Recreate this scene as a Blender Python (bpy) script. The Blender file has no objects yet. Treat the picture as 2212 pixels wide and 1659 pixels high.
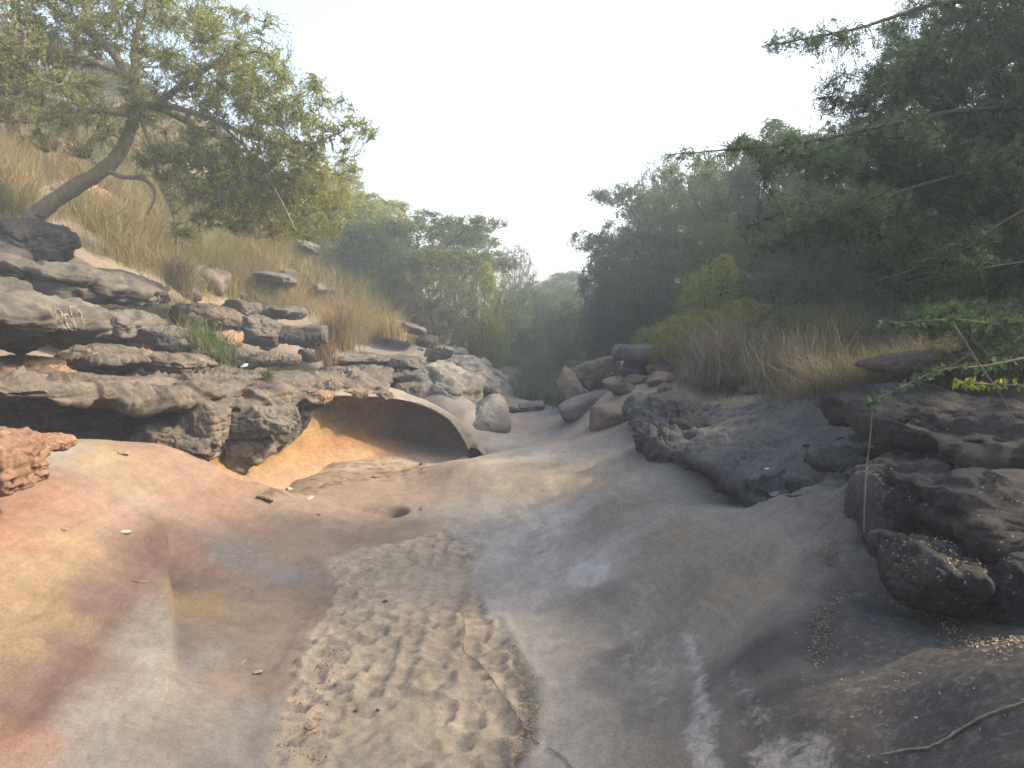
import bpy, math, random
import numpy as np
from mathutils import Vector
from mathutils.bvhtree import BVHTree

rng = np.random.default_rng(7)
random.seed(7)
scene = bpy.context.scene
COL = scene.collection

# ---------------------------------------------------------------- camera, world, sun
PITCH = math.atan(129.5 / 1609.0)
EYE = np.array([0.0, 0.0, 1.5])
FPX = 1609.0
cam_d = bpy.data.cameras.new("camera")
cam = bpy.data.objects.new("camera", cam_d)
COL.objects.link(cam)
cam.location = EYE
cam.rotation_euler = (math.pi / 2 - PITCH, 0, 0)
cam_d.sensor_width = 36.0
cam_d.lens = FPX / 2212.0 * 36.0
cam_d.clip_start = 0.05
cam_d.clip_end = 2000.0
scene.camera = cam

SUN_AZ = math.radians(88)      # clockwise from +Y (towards +X)
SUN_EL = math.radians(37)
world = bpy.data.worlds.new("World")
scene.world = world
world.use_nodes = True
wn = world.node_tree
bg = wn.nodes["Background"]
sky = wn.nodes.new("ShaderNodeTexSky")
sky.sky_type = 'NISHITA'
sky.sun_disc = False
sky.sun_elevation = SUN_EL
sky.sun_rotation = SUN_AZ
sky.air_density = 1.0
sky.dust_density = 6.0
sky.ozone_density = 0.4
hs = wn.nodes.new("ShaderNodeHueSaturation")
hs.inputs["Saturation"].default_value = 1.0
hs.inputs["Value"].default_value = 1.3
wn.links.new(sky.outputs[0], hs.inputs["Color"])
wn.links.new(hs.outputs[0], bg.inputs[0])
bg.inputs[1].default_value = 0.15

sun_d = bpy.data.lights.new("sun", 'SUN')
sun_d.energy = 3.6
sun_d.angle = math.radians(2.5)
sun_d.color = (1.0, 0.82, 0.58)
sun = bpy.data.objects.new("sun", sun_d)
COL.objects.link(sun)
SUN_DIR = Vector((math.sin(SUN_AZ) * math.cos(SUN_EL), math.cos(SUN_AZ) * math.cos(SUN_EL), math.sin(SUN_EL)))
sun.rotation_euler = SUN_DIR.to_track_quat('Z', 'Y').to_euler()
sun.location = (10, 3, 15)

scene.view_settings.view_transform = 'Standard'
scene.view_settings.look = 'None'
scene.view_settings.exposure = 1.5
scene.view_settings.gamma = 1.0
scene.view_settings.use_curve_mapping = False
scene.cycles.max_bounces = 8
scene.cycles.diffuse_bounces = 3
scene.cycles.transmission_bounces = 3
scene.cycles.volume_bounces = 0
scene.cycles.transparent_max_bounces = 6
scene.cycles.use_denoising = True
scene.cycles.caustics_reflective = False
scene.cycles.caustics_refractive = False

# ---------------------------------------------------------------- survey helpers
Fv = np.array([0, math.cos(PITCH), -math.sin(PITCH)])
Uv = np.array([0, math.sin(PITCH), math.cos(PITCH)])
Rv = np.array([1.0, 0, 0])


def ray(u, v):
    return Fv + (u - 1106.0) / FPX * Rv - (v - 829.5) / FPX * Uv


def P(u, v, Y):
    """the place seen in direction (u, v) at Y metres ahead"""
    d = ray(u, v)
    return EYE + d * (Y / d[1])


def G(u, v, z):
    d = ray(u, v)
    return EYE + d * ((z - EYE[2]) / d[2])


def project(p):
    q = p - EYE
    f = q @ Fv
    f = np.where(f > 0.05, f, 0.05)
    return 1106.0 + FPX * (q @ Rv) / f, 829.5 - FPX * (q @ Uv) / f, q @ Fv


# ---------------------------------------------------------------- noise
def _hash(ix, iy, iz, seed):
    n = (ix.astype(np.int64) * 374761393 + iy.astype(np.int64) * 668265263 + iz.astype(np.int64) * 2147483647 + seed * 974634777) & 0xFFFFFFFF
    n = ((n ^ (n >> 13)) * 1274126177) & 0xFFFFFFFF
    n = (n ^ (n >> 16)) & 0xFFFFFFFF
    n = (n * 2246822519) & 0xFFFFFFFF
    return ((n ^ (n >> 15)) & 0xFFFFFF) / float(0xFFFFFF)


def vnoise(p, seed=0):
    i = np.floor(p).astype(np.int64)
    f = p - i
    f = f * f * f * (f * (f * 6 - 15) + 10)
    r = 0
    for a in (0, 1):
        wx = f[:, 0] if a else 1 - f[:, 0]
        for b in (0, 1):
            wy = f[:, 1] if b else 1 - f[:, 1]
            for c in (0, 1):
                wz = f[:, 2] if c else 1 - f[:, 2]
                r = r + wx * wy * wz * _hash(i[:, 0] + a, i[:, 1] + b, i[:, 2] + c, seed)
    return r * 2 - 1


def fbm(p, scale, octv=4, seed=0, gain=0.5, ridged=False):
    r = np.zeros(len(p)); a = 1.0; s = 0
    q = p * scale
    for o in range(octv):
        n = vnoise(q + o * 17.3, seed + o)
        if ridged: n = 1 - 2 * np.abs(n)
        r += a * n; s += a; a *= gain; q = q * 2.03
    return r / s


def n2(x, y, scale, octv=4, seed=0, gain=0.5):
    return fbm(np.stack([x, y, np.zeros_like(x)], 1), scale, octv, seed, gain)


def worley(x, y, cell, seed=0):
    px = x / cell; py = y / cell
    ix = np.floor(px).astype(np.int64); iy = np.floor(py).astype(np.int64)
    f1 = np.full(len(x), 9.0); f2 = np.full(len(x), 9.0)
    z = np.zeros_like(ix)
    for a in (-1, 0, 1):
        for b in (-1, 0, 1):
            cx = ix + a + 0.15 + 0.7 * _hash(ix + a, iy + b, z, seed)
            cy = iy + b + 0.15 + 0.7 * _hash(ix + a, iy + b, z, seed + 5)
            d = np.hypot(px - cx, py - cy)
            f2 = np.minimum(f2, np.maximum(d, f1)); f1 = np.minimum(f1, d)
    return f1, f2


def sstep(a, b, x):
    t = np.clip((x - a) / (b - a), 0, 1)
    return t * t * (3 - 2 * t)


def poly_sd(x, y, poly):
    """signed distance, positive inside"""
    poly = np.asarray(poly, float)
    d = np.full(len(x), 1e9); inside = np.zeros(len(x), bool)
    n = len(poly)
    for i in range(n):
        ax, ay = poly[i]; bx, by = poly[(i + 1) % n]
        ex, ey = bx - ax, by - ay
        t = np.clip(((x - ax) * ex + (y - ay) * ey) / (ex * ex + ey * ey + 1e-12), 0, 1)
        d = np.minimum(d, np.hypot(x - ax - t * ex, y - ay - t * ey))
        c = (ay > y) != (by > y)
        with np.errstate(divide='ignore', invalid='ignore'):
            xx = ax + (y - ay) * ex / (ey if ey != 0 else 1e-12)
        inside ^= c & (x < xx)
    return np.where(inside, d, -d)


def line_d(x, y, pts):
    """distance to an open polyline, arc parameter 0..1 and side"""
    pts = np.asarray(pts, float)
    d = np.full(len(x), 1e9); tt = np.zeros(len(x)); sd = np.zeros(len(x))
    seg = np.hypot(*(pts[1:] - pts[:-1]).T); cum = np.concatenate([[0], np.cumsum(seg)]); tot = cum[-1]
    for i in range(len(pts) - 1):
        ax, ay = pts[i]; bx, by = pts[i + 1]
        ex, ey = bx - ax, by - ay
        t = np.clip(((x - ax) * ex + (y - ay) * ey) / (ex * ex + ey * ey + 1e-12), 0, 1)
        dd = np.hypot(x - ax - t * ex, y - ay - t * ey)
        m = dd < d
        d = np.where(m, dd, d); tt = np.where(m, (cum[i] + t * seg[i]) / tot, tt)
        s = np.sign((x - ax) * ey - (y - ay) * ex)
        sd = np.where(m, s, sd)
    return d, tt, sd


# ---------------------------------------------------------------- object helpers
def tag(o, label=None, cat=None, group=None, kind=None):
    if label: o["label"] = label
    if cat: o["category"] = cat
    if group: o["group"] = group
    if kind: o["kind"] = kind
    return o


def link(name, me, mat=None, parent=None):
    o = bpy.data.objects.new(name, me)
    COL.objects.link(o)
    if mat is not None:
        for m in (mat if isinstance(mat, (list, tuple)) else [mat]): me.materials.append(m)
    if parent is not None: o.parent = parent
    return o


def np_mesh(name, V, faces, smooth=True, matidx=None, colors=None):
    """faces: one (n,k) array or a list of such arrays"""
    me = bpy.data.meshes.new(name)
    if not isinstance(faces, list): faces = [faces]
    faces = [np.asarray(f, np.int32) for f in faces if len(f)]
    V = np.asarray(V, np.float32)
    me.vertices.add(len(V)); me.vertices.foreach_set("co", V.ravel())
    idx = np.concatenate([f.ravel() for f in faces])
    tot = np.concatenate([np.full(len(f), f.shape[1], np.int32) for f in faces])
    start = np.concatenate([[0], np.cumsum(tot)[:-1]]).astype(np.int32)
    me.loops.add(len(idx)); me.loops.foreach_set("vertex_index", idx)
    me.polygons.add(len(tot))
    me.polygons.foreach_set("loop_start", start); me.polygons.foreach_set("loop_total", tot)
    if matidx is not None: me.polygons.foreach_set("material_index", np.asarray(matidx, np.int32))
    me.polygons.foreach_set("use_smooth", np.full(len(tot), smooth, bool))
    if colors is not None:
        for k, c in colors.items():
            at = me.color_attributes.new(name=k, type='FLOAT_COLOR', domain='POINT')
            c4 = np.ones((len(V), 4), np.float32); c4[:, :c.shape[1]] = c
            at.data.foreach_set("color", c4.ravel())
    me.update(calc_edges=True); me.validate(verbose=False)
    return me


def grid_faces(ny, nx, wrap=False):
    a = np.arange(ny * nx).reshape(ny, nx)
    if wrap: a = np.concatenate([a, a[:, :1]], 1)
    return np.stack([a[:-1, :-1], a[:-1, 1:], a[1:, 1:], a[1:, :-1]], -1).reshape(-1, 4)


def grid_normals(Pg):
    du = np.gradient(Pg, axis=1); dv = np.gradient(Pg, axis=0)
    n = np.cross(du, dv); return n / (np.linalg.norm(n, axis=-1, keepdims=True) + 1e-9)


def catmull(A, n, closed=False):
    """resample control rows A (k,...) to n rows"""
    A = np.asarray(A, float); k = len(A)
    t = np.linspace(0, k - 1 - 1e-6, n); i = np.floor(t).astype(int); f = (t - i)
    sh = (n,) + (1,) * (A.ndim - 1); f = f.reshape(sh)
    g = lambda j: A[np.clip(j, 0, k - 1)]
    p0, p1, p2, p3 = g(i - 1), g(i), g(i + 1), g(i + 2)
    p0 = np.where((i == 0).reshape(sh), 2 * p1 - p2, p0)
    p3 = np.where((i + 2 > k - 1).reshape(sh), 2 * p2 - p1, p3)
    return 0.5 * ((2 * p1) + (-p0 + p2) * f + (2 * p0 - 5 * p1 + 4 * p2 - p3) * f ** 2 + (-p0 + 3 * p1 - 3 * p2 + p3) * f ** 3)


def tube(pts, rad, sides=6):
    """arrays of points (n,3) and radii (n) -> V, F"""
    pts = np.asarray(pts, float); rad = np.asarray(rad, float)
    t = np.gradient(pts, axis=0); t /= np.linalg.norm(t, axis=1, keepdims=True) + 1e-9
    ref = np.array([0, 0, 1.0]) if abs(t[0][2]) < 0.9 else np.array([1.0, 0, 0])
    a = np.cross(t, ref); a /= np.linalg.norm(a, axis=1, keepdims=True) + 1e-9
    b = np.cross(t, a)
    th = np.linspace(0, 2 * np.pi, sides, endpoint=False)
    V = pts[:, None] + rad[:, None, None] * (a[:, None] * np.cos(th)[None, :, None] + b[:, None] * np.sin(th)[None, :, None])
    return V.reshape(-1, 3), grid_faces(len(pts), sides, wrap=True)


class MB:
    def __init__(s): s.V = []; s.F = []; s.n = 0; s.M = []
    def add(s, V, F, m=0):
        s.V.append(V); s.F.append(F + s.n); s.n += len(V); s.M.append(np.full(len(F), m, np.int32))
    def mesh(s, name, smooth=True, colors=None):
        return np_mesh(name, np.concatenate(s.V), s.F, smooth, np.concatenate(s.M), colors)


# ---------------------------------------------------------------- materials
def nt(name):
    m = bpy.data.materials.new(name); m.use_nodes = True
    t = m.node_tree; b = t.nodes["Principled BSDF"]
    b.inputs["Specular IOR Level"].default_value = 0.25
    return m, t, b


def N(t, typ, **kw):
    n = t.nodes.new(typ)
    for k, v in kw.items():
        if k.startswith('i_'):
            key = k[2:]; key = int(key) if key.isdigit() else key.replace('_', ' ')
            n.inputs[key].default_value = v
        else: setattr(n, k, v)
    return n


def mixc(t, fac, a, b, mode='MIX'):
    n = t.nodes.new("ShaderNodeMix"); n.data_type = 'RGBA'; n.blend_type = mode
    for sock, val in ((0, fac), (6, a), (7, b)):
        if isinstance(val, bpy.types.NodeSocket): t.links.new(val, n.inputs[sock])
        else: n.inputs[sock].default_value = val if sock == 0 else (tuple(val) + (1,) if len(val) == 3 else val)
    return n.outputs[2]


def ramp(t, src, stops):
    n = t.nodes.new("ShaderNodeValToRGB"); e = n.color_ramp.elements
    while len(e) < len(stops): e.new(0.5)
    for k, (p, c) in enumerate(stops):
        e[k].position = p; e[k].color = (c, c, c, 1) if not isinstance(c, tuple) else tuple(c) + (1,)
    t.links.new(src, n.inputs[0]); return n.outputs[0]


def noise(t, scale, detail=6, rough=0.55, vec=None, dist=0.0):
    n = N(t, "ShaderNodeTexNoise"); n.inputs["Scale"].default_value = scale
    n.inputs["Detail"].default_value = detail; n.inputs["Roughness"].default_value = rough; n.inputs["Distortion"].default_value = dist
    if vec is not None: t.links.new(vec, n.inputs["Vector"])
    return n.outputs[0]


def coords(t, scale=(1, 1, 1), world=True):
    if world:
        g = t.nodes.new("ShaderNodeNewGeometry").outputs["Position"]
    else:
        g = t.nodes.new("ShaderNodeTexCoord").outputs["Object"]
    m = N(t, "ShaderNodeMapping"); m.inputs["Scale"].default_value = scale
    t.links.new(g, m.inputs["Vector"]); return m.outputs[0]


def bump(t, b, h, strength, dist, normal=None):
    n = N(t, "ShaderNodeBump"); n.inputs["Strength"].default_value = strength; n.inputs["Distance"].default_value = dist
    t.links.new(h, n.inputs["Height"])
    if normal is not None: t.links.new(normal, n.inputs["Normal"])
    t.links.new(n.outputs[0], b.inputs["Normal"]); return n.outputs[0]


def ground_material():
    m, t, b = nt("ground")
    at = N(t, "ShaderNodeVertexColor", layer_name="Col").outputs[0]
    mk = N(t, "ShaderNodeVertexColor", layer_name="Mask").outputs[0]
    sep = N(t, "ShaderNodeSeparateColor"); t.links.new(mk, sep.inputs[0])
    sand, rough, salt = sep.outputs[0], sep.outputs[1], sep.outputs[2]
    c = coords(t)
    c = coords(t)
    big = noise(t, 2.5, 6, 0.6, c, 0.6)
    mid = noise(t, 14, 6, 0.65, c, 0.3)
    fin = noise(t, 160, 4, 0.7, c)
    col = mixc(t, 1.0, at, ramp(t, big, [(0.3, 0.84), (0.7, 1.14)]), 'MULTIPLY')
    col = mixc(t, 1.0, col, ramp(t, mid, [(0.3, 0.84), (0.7, 1.12)]), 'MULTIPLY')
    col = mixc(t, 1.0, col, ramp(t, fin, [(0.3, 0.72), (0.7, 1.22)]), 'MULTIPLY')
    med = noise(t, 42, 7, 0.78, c, 0.3)
    col = mixc(t, 1.0, col, ramp(t, med, [(0.3, 0.82), (0.7, 1.14)]), 'MULTIPLY')
    bed = noise(t, 1.0, 8, 0.7, coords(t, (1.3, 1.3, 16.0)), 0.35)
    col = mixc(t, 1.0, col, ramp(t, bed, [(0.32, 0.80), (0.44, 1.02), (0.50, 0.90), (0.58, 1.08), (0.70, 0.94)]), 'MULTIPLY')
    # dark mineral specks
    sp = noise(t, 60, 3, 0.6, c)
    col = mixc(t, ramp(t, sp, [(0.66, 0.0), (0.74, 0.55)]), col, (0.10, 0.085, 0.07))
    # white salt crust where the salt mask and a ragged noise agree
    sn = noise(t, 16, 10, 0.8, c, 0.6)
    ms_ = N(t, "ShaderNodeMath", operation='MULTIPLY'); t.links.new(salt, ms_.inputs[0]); ms_.inputs[1].default_value = .5
    ma = N(t, "ShaderNodeMath", operation='MULTIPLY_ADD'); t.links.new(sn, ma.inputs[0]); ma.inputs[1].default_value = .9; t.links.new(ms_.outputs[0], ma.inputs[2])
    sf = ramp(t, ma.outputs[0], [(0.60, 0.0), (0.80, 0.5)])
    col = mixc(t, sf, col, (0.40, 0.385, 0.36))
    # rough, lichened rock
    ln = noise(t, 30, 8, 0.75, c, 0.5)
    lm = N(t, "ShaderNodeMath", operation='MULTIPLY'); t.links.new(rough, lm.inputs[0]); t.links.new(ramp(t, ln, [(0.5, 0.0), (0.68, 0.3)]), lm.inputs[1])
    col = mixc(t, lm.outputs[0], col, (0.30, 0.28, 0.24))
    t.links.new(col, b.inputs["Base Color"]); b.inputs["Roughness"].default_value = 0.92
    h1 = noise(t, 45, 8, 0.7, c); h2 = noise(t, 260, 3, 0.6, c)
    s1 = N(t, "ShaderNodeMath", operation='MULTIPLY_ADD'); t.links.new(h2, s1.inputs[0]); s1.inputs[1].default_value = 0.25; t.links.new(h1, s1.inputs[2])
    bump(t, b, s1.outputs[0], 0.55, 0.012)
    return m


def rock_material(name, base, dark, lichen=(0.19, 0.175, 0.14), warm=(0.20, 0.13, 0.075), warmth=0.3, speck=0.3, sc=1.0, bmp=0.7):
    m, t, b = nt(name)
    c = coords(t); cz = coords(t, (1.0, 1.0, 5.0))
    n1 = noise(t, 2.2 * sc, 7, 0.62, c, 0.5); n2_ = noise(t, 9 * sc, 8, 0.7, cz, 0.4); n3 = noise(t, 45 * sc, 7, 0.8, c)
    col = mixc(t, ramp(t, n1, [(0.35, 0.0), (0.62, 1.0)]), base, dark)
    col = mixc(t, ramp(t, n2_, [(0.52, 0.0), (0.75, warmth)]), col, warm)
    col = mixc(t, 1.0, col, ramp(t, n3, [(0.3, 0.5), (0.7, 1.4)]), 'MULTIPLY')
    n4 = noise(t, 38 * sc, 6, 0.75, c, 0.8)
    col = mixc(t, ramp(t, n4, [(0.56, 0.0), (0.68, speck)]), col, lichen)
    at = N(t, "ShaderNodeVertexColor", layer_name="Col")
    t.links.new(col, b.inputs["Base Color"]); b.inputs["Roughness"].default_value = 0.9
    t.nodes.remove(at)
    h = noise(t, 11 * sc, 12, 0.78, c, 0.3)
    bump(t, b, h, bmp, 0.03)
    return m


def leaf_material(name, c1, c2, c3=None, trans=0.35):
    m, t, b = nt(name)
    oi = N(t, "ShaderNodeObjectInfo").outputs["Random"]
    c = coords(t)
    n1 = noise(t, 1.6, 3, 0.5, c); n2_ = noise(t, 23.0, 2, 0.5, c)
    col = mixc(t, ramp(t, n1, [(0.38, 0.0), (0.62, 1.0)]), c1, c2)
    if c3 is not None: col = mixc(t, ramp(t, n2_, [(0.5, 0.0), (0.68, 0.8)]), col, c3)
    t.links.new(col, b.inputs["Base Color"]); b.inputs["Roughness"].default_value = 0.6
    tr = N(t, "ShaderNodeBsdfTranslucent"); t.links.new(mixc(t, 1.0, col, (1.3, 1.5, 0.6), 'MULTIPLY'), tr.inputs[0])
    mx = N(t, "ShaderNodeMixShader"); mx.inputs[0].default_value = trans
    t.links.new(b.outputs[0], mx.inputs[1]); t.links.new(tr.outputs[0], mx.inputs[2])
    t.links.new(mx.outputs[0], t.nodes["Material Output"].inputs[0])
    return m


def bark_material(name, c1, c2, sc=1.0):
    m, t, b = nt(name)
    c = coords(t, (1, 1, 0.35))
    n1 = noise(t, 28 * sc, 7, 0.7, c, 0.5)
    col = mixc(t, ramp(t, n1, [(0.35, 0.0), (0.65, 1.0)]), c1, c2)
    t.links.new(col, b.inputs["Base Color"]); b.inputs["Roughness"].default_value = 0.9
    bump(t, b, n1, 0.7, 0.02)
    return m


def grass_material(name, tint=1.0):
    m, t, b = nt(name)
    at = N(t, "ShaderNodeVertexColor", layer_name="Col").outputs[0]
    t.links.new(at, b.inputs["Base Color"]); b.inputs["Roughness"].default_value = 0.7
    tr = N(t, "ShaderNodeBsdfTranslucent"); t.links.new(at, tr.inputs[0])
    mx = N(t, "ShaderNodeMixShader"); mx.inputs[0].default_value = 0.3
    t.links.new(b.outputs[0], mx.inputs[1]); t.links.new(tr.outputs[0], mx.inputs[2])
    t.links.new(mx.outputs[0], t.nodes["Material Output"].inputs[0])
    return m


def plain_material(name, c1, c2, sc=20):
    m, t, b = nt(name)
    n1 = noise(t, sc, 5, 0.6, coords(t))
    t.links.new(mixc(t, ramp(t, n1, [(0.35, 0.0), (0.65, 1.0)]), c1, c2), b.inputs["Base Color"])
    b.inputs["Roughness"].default_value = 0.85
    return m


M_GROUND = ground_material()
M_ROCK_GREY = rock_material("weathered_grey_sandstone", (0.108, 0.099, 0.083), (0.045, 0.043, 0.039), warmth=0.35, speck=0.25)
M_ROCK_LEDGE = rock_material("ledge_sandstone", (0.125, 0.108, 0.085), (0.042, 0.038, 0.033), warm=(0.22, 0.135, 0.07), warmth=0.75, speck=0.25)
M_ROCK_DARK = rock_material("dark_lichened_rock", (0.058, 0.054, 0.049), (0.022, 0.021, 0.021), lichen=(0.15, 0.14, 0.11), warm=(0.08, 0.066, 0.05), speck=0.35, bmp=0.9)
M_ROCK_SHELF = rock_material("pitted_slate_grey_rock", (0.105, 0.103, 0.10), (0.04, 0.039, 0.04), lichen=(0.19, 0.185, 0.175), warm=(0.15, 0.12, 0.09), speck=0.45, bmp=1.0)
M_ROCK_PALE = rock_material("smooth_pale_rock", (0.16, 0.15, 0.132), (0.09, 0.085, 0.076), warm=(0.24, 0.19, 0.13), warmth=0.3, speck=0.15, bmp=0.35)
M_ROCK_BROWN = rock_material("brown_sandstone", (0.16, 0.125, 0.092), (0.085, 0.068, 0.052), warm=(0.22, 0.145, 0.08), warmth=0.6, speck=0.15, bmp=0.5)
M_ROCK_ORANGE = rock_material("orange_sandstone", (0.23, 0.145, 0.092), (0.14, 0.085, 0.058), lichen=(0.30, 0.25, 0.18), warm=(0.30, 0.145, 0.09), warmth=0.6, speck=0.25, bmp=0.5)
M_BARK = bark_material("olive_brown_bark", (0.25, 0.215, 0.15), (0.15, 0.13, 0.09))
M_BARK_DARK = bark_material("dark_bark", (0.07, 0.06, 0.05), (0.035, 0.03, 0.028))
M_TWIG_PALE = bark_material("pale_dry_twig", (0.17, 0.15, 0.11), (0.10, 0.088, 0.066))
M_LEAF_SUN = leaf_material("yellow_green_leaves", (0.16, 0.185, 0.03), (0.235, 0.235, 0.04), (0.33, 0.29, 0.065), 0.45)
M_LEAF_MID = leaf_material("olive_leaves", (0.070, 0.105, 0.025), (0.11, 0.14, 0.032), (0.15, 0.145, 0.04), 0.35)
M_LEAF_DARK = leaf_material("dark_green_leaves", (0.050, 0.088, 0.032), (0.075, 0.115, 0.038), (0.11, 0.135, 0.045), 0.3)
M_LEAF_BLUE = leaf_material("grey_green_leaves", (0.042, 0.080, 0.050), (0.065, 0.105, 0.055), (0.13, 0.165, 0.065), 0.3)
M_LEAF_YEL = leaf_material("bright_yellow_green_leaves", (0.24, 0.25, 0.04), (0.17, 0.21, 0.04), (0.34, 0.29, 0.06), 0.5)
M_LEAF_DRY = leaf_material("dry_olive_leaves", (0.13, 0.13, 0.055), (0.10, 0.115, 0.042), (0.18, 0.155, 0.07), 0.35)
M_GRASS = grass_material("dry_grass_blades")
M_LITTER = leaf_material("fallen_leaf", (0.22, 0.18, 0.11), (0.16, 0.125, 0.07), (0.28, 0.24, 0.16), 0.1)
M_PEBBLE = plain_material("pebble_stone", (0.22, 0.17, 0.13), (0.12, 0.09, 0.075), 30)
M_STICK = plain_material("dead_stick", (0.24, 0.20, 0.14), (0.15, 0.12, 0.085), 60)
M_STICK_DK = plain_material("dark_dead_wood", (0.10, 0.08, 0.06), (0.05, 0.042, 0.036), 40)
M_PALELEAF = plain_material("pale_dry_leaf", (0.33, 0.30, 0.25), (0.20, 0.18, 0.14), 60)
M_PAINT = plain_material("chalky_paint", (0.20, 0.17, 0.135), (0.12, 0.105, 0.088), 60)
M_WHITE = plain_material("white_paper", (0.75, 0.75, 0.72), (0.66, 0.66, 0.64), 40)

# ---------------------------------------------------------------- terrain
CP = []   # control points of the ground


def cz(u, v, z): CP.append(G(u, v, z))
def cy(u, v, Y): CP.append(P(u, v, Y))
def cw(x, y, z): CP.append(np.array([x, y, z], float))


# sand channel
for u, v in ((620, 1659), (860, 1659), (1100, 1659), (1090, 1500), (860, 1480), (640, 1500), (700, 1350), (870, 1350), (1040, 1340), (980, 1240), (850, 1240), (740, 1240), (900, 1180)):
    cz(u, v, 0.0)
cw(-0.4, 1.6, 0); cw(0.1, 1.6, 0); cw(-0.3, 0.5, 0); cw(0.0, -1, 0); cw(-.2, -4, 0); cw(-.2, -8, 0)
# left slab
for u, v, z in ((480, 1659, .05), (300, 1659, .11), (100, 1659, .19), (0, 1659, .24), (0, 1400, .36), (180, 1400, .26), (350, 1400, .16), (480, 1400, .08), (580, 1400, .03),
                (0, 1200, .52), (150, 1200, .42), (300, 1200, .30), (420, 1200, .20), (560, 1200, .10), (670, 1200, .05), (0, 1080, .64), (150, 1060, .60), (250, 965, .70), (120, 970, .74), (0, 990, .74), (-120, 1000, .78), (-300, 1010, .8),
                (350, 965, .62), (400, 1080, .36), (450, 1000, .46), (480, 1040, .34), (535, 1055, .20), (600, 1130, .10), (700, 1130, .06), (730, 1085, .06), (850, 1085, .04), (640, 1040, .10), (760, 1030, .09), (860, 1010, .08), (900, 1040, .08), (950, 1000, -.02)):
    cz(u, v, z)
# bed beyond the ridge
for u, v, z in ((1010, 985, .03), (700, 1003, .08), (850, 985, .05), (1060, 975, .04), (1100, 930, .08), (1090, 890, .12), (1150, 905, .13), (1130, 865, .2)):
    cz(u, v, z)
# ridge on the right of the bed
for u, v, z in ((920, 1022, .13), (1000, 1008, .21), (1080, 992, .25), (1000, 1060, .10), (960, 1100, .04), (1100, 1060, .16), (1160, 965, .24), (1250, 940, .32), (1280, 1000, .33), (1200, 1100, .17), (1060, 1160, .03),
                (1250, 920, .26), (1220, 900, .22), (1350, 1060, .40), (1400, 1120, .40), (1500, 1130, .47), (1650, 1120, .57), (1800, 1150, .66), (1850, 1220, .58), (1300, 1150, .22), (1250, 1220, .13),
                (1400, 1220, .28), (1550, 1240, .40), (1700, 1240, .50), (1850, 1330, .50), (1700, 1360, .42), (1550, 1360, .28), (1400, 1330, .17), (1250, 1330, .07), (1120, 1290, .03),
                (1220, 1450, .05), (1350, 1450, .10), (1500, 1480, .20), (1700, 1500, .36), (1900, 1460, .45), (2050, 1450, .54), (2200, 1450, .64), (2000, 1330, .50), (1900, 1300, .48), (2150, 1390, .57), (1190, 1640, .04), (1350, 1659, .10), (1500, 1659, .19), (1700, 1659, .31),
                (1900, 1659, .40), (2100, 1659, .52), (2212, 1659, .60)):
    cz(u, v, z)
cw(1.3, 1.0, .75); cw(2.2, 1.4, 1.1); cw(1.8, .2, 1.1); cw(-1.3, 1.0, .22); cw(-2.5, 1.5, .55); cw(-2.2, 0, .45); cw(.7, .6, .3); cw(-.8, .6, .08)
for u, v, Y in ((-200, 965, 4.6), (0, 962, 4.9), (120, 955, 5.1), (250, 962, 5.3), (350, 968, 5.6), (430, 990, 5.9), (-200, 955, 5.0), (0, 950, 5.3), (120, 948, 5.5), (250, 955, 5.7)):
    cy(u, v, Y)
for u, v, Y in ((450, 1010, 5.9), (510, 990, 6.4), (600, 960, 7.1), (680, 940, 7.75), (740, 930, 8.35), (810, 930, 8.85), (875, 930, 9.15), (930, 930, 9.1), (970, 950, 8.95)):
    q = P(u, v, Y); cw(q[0], q[1], -.02)
for u, v, Y in ((1035, 935, 9.2), (1012, 895, 9.4), (985, 870, 9.6), (1050, 885, 10.4), (945, 858, 9.7), (1025, 860, 10.6)):
    cy(u, v, Y)
# below the dark shelf and the ground behind it (the shelf itself is a rock)
for u, v, Y in ((1420, 985, 5.7), (1500, 925, 6.3), (1600, 1060, 4.5), (1700, 1080, 4.0), (1750, 1010, 4.4), (1850, 1040, 3.85), (1900, 1150, 2.95), (1640, 852, 6.8), (1560, 858, 7.2), (1800, 855, 5.6), (1750, 840, 6.6),
                (1950, 860, 5.1), (2100, 860, 4.6), (2212, 900, 4.0), (2250, 1100, 3.0), (2300, 700, 5.5), (2000, 760, 6.5), (1700, 780, 8.5), (1500, 800, 8.8), (1400, 830, 8.6), (1330, 850, 8.8), (1300, 860, 9.0),
                (1600, 700, 11), (1800, 650, 10.5), (2000, 620, 9.0), (2212, 560, 8.0), (1450, 740, 12), (1350, 760, 13.5), (1290, 800, 12.5), (1240, 830, 12.5)):
    cy(u, v, Y)
# far bed and slopes
for u, v, Y in ((1180, 850, 13.5), (1180, 810, 17), (1200, 775, 21), (1180, 745, 30), (1100, 770, 20), (1250, 770, 22), (1200, 725, 42), (1000, 720, 26), (1400, 690, 24), (1700, 560, 20), (2000, 450, 17), (2300, 350, 14),
                (1040, 800, 15.5), (1000, 780, 15), (960, 770, 13.5), (1110, 830, 14)):
    cy(u, v, Y)
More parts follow.
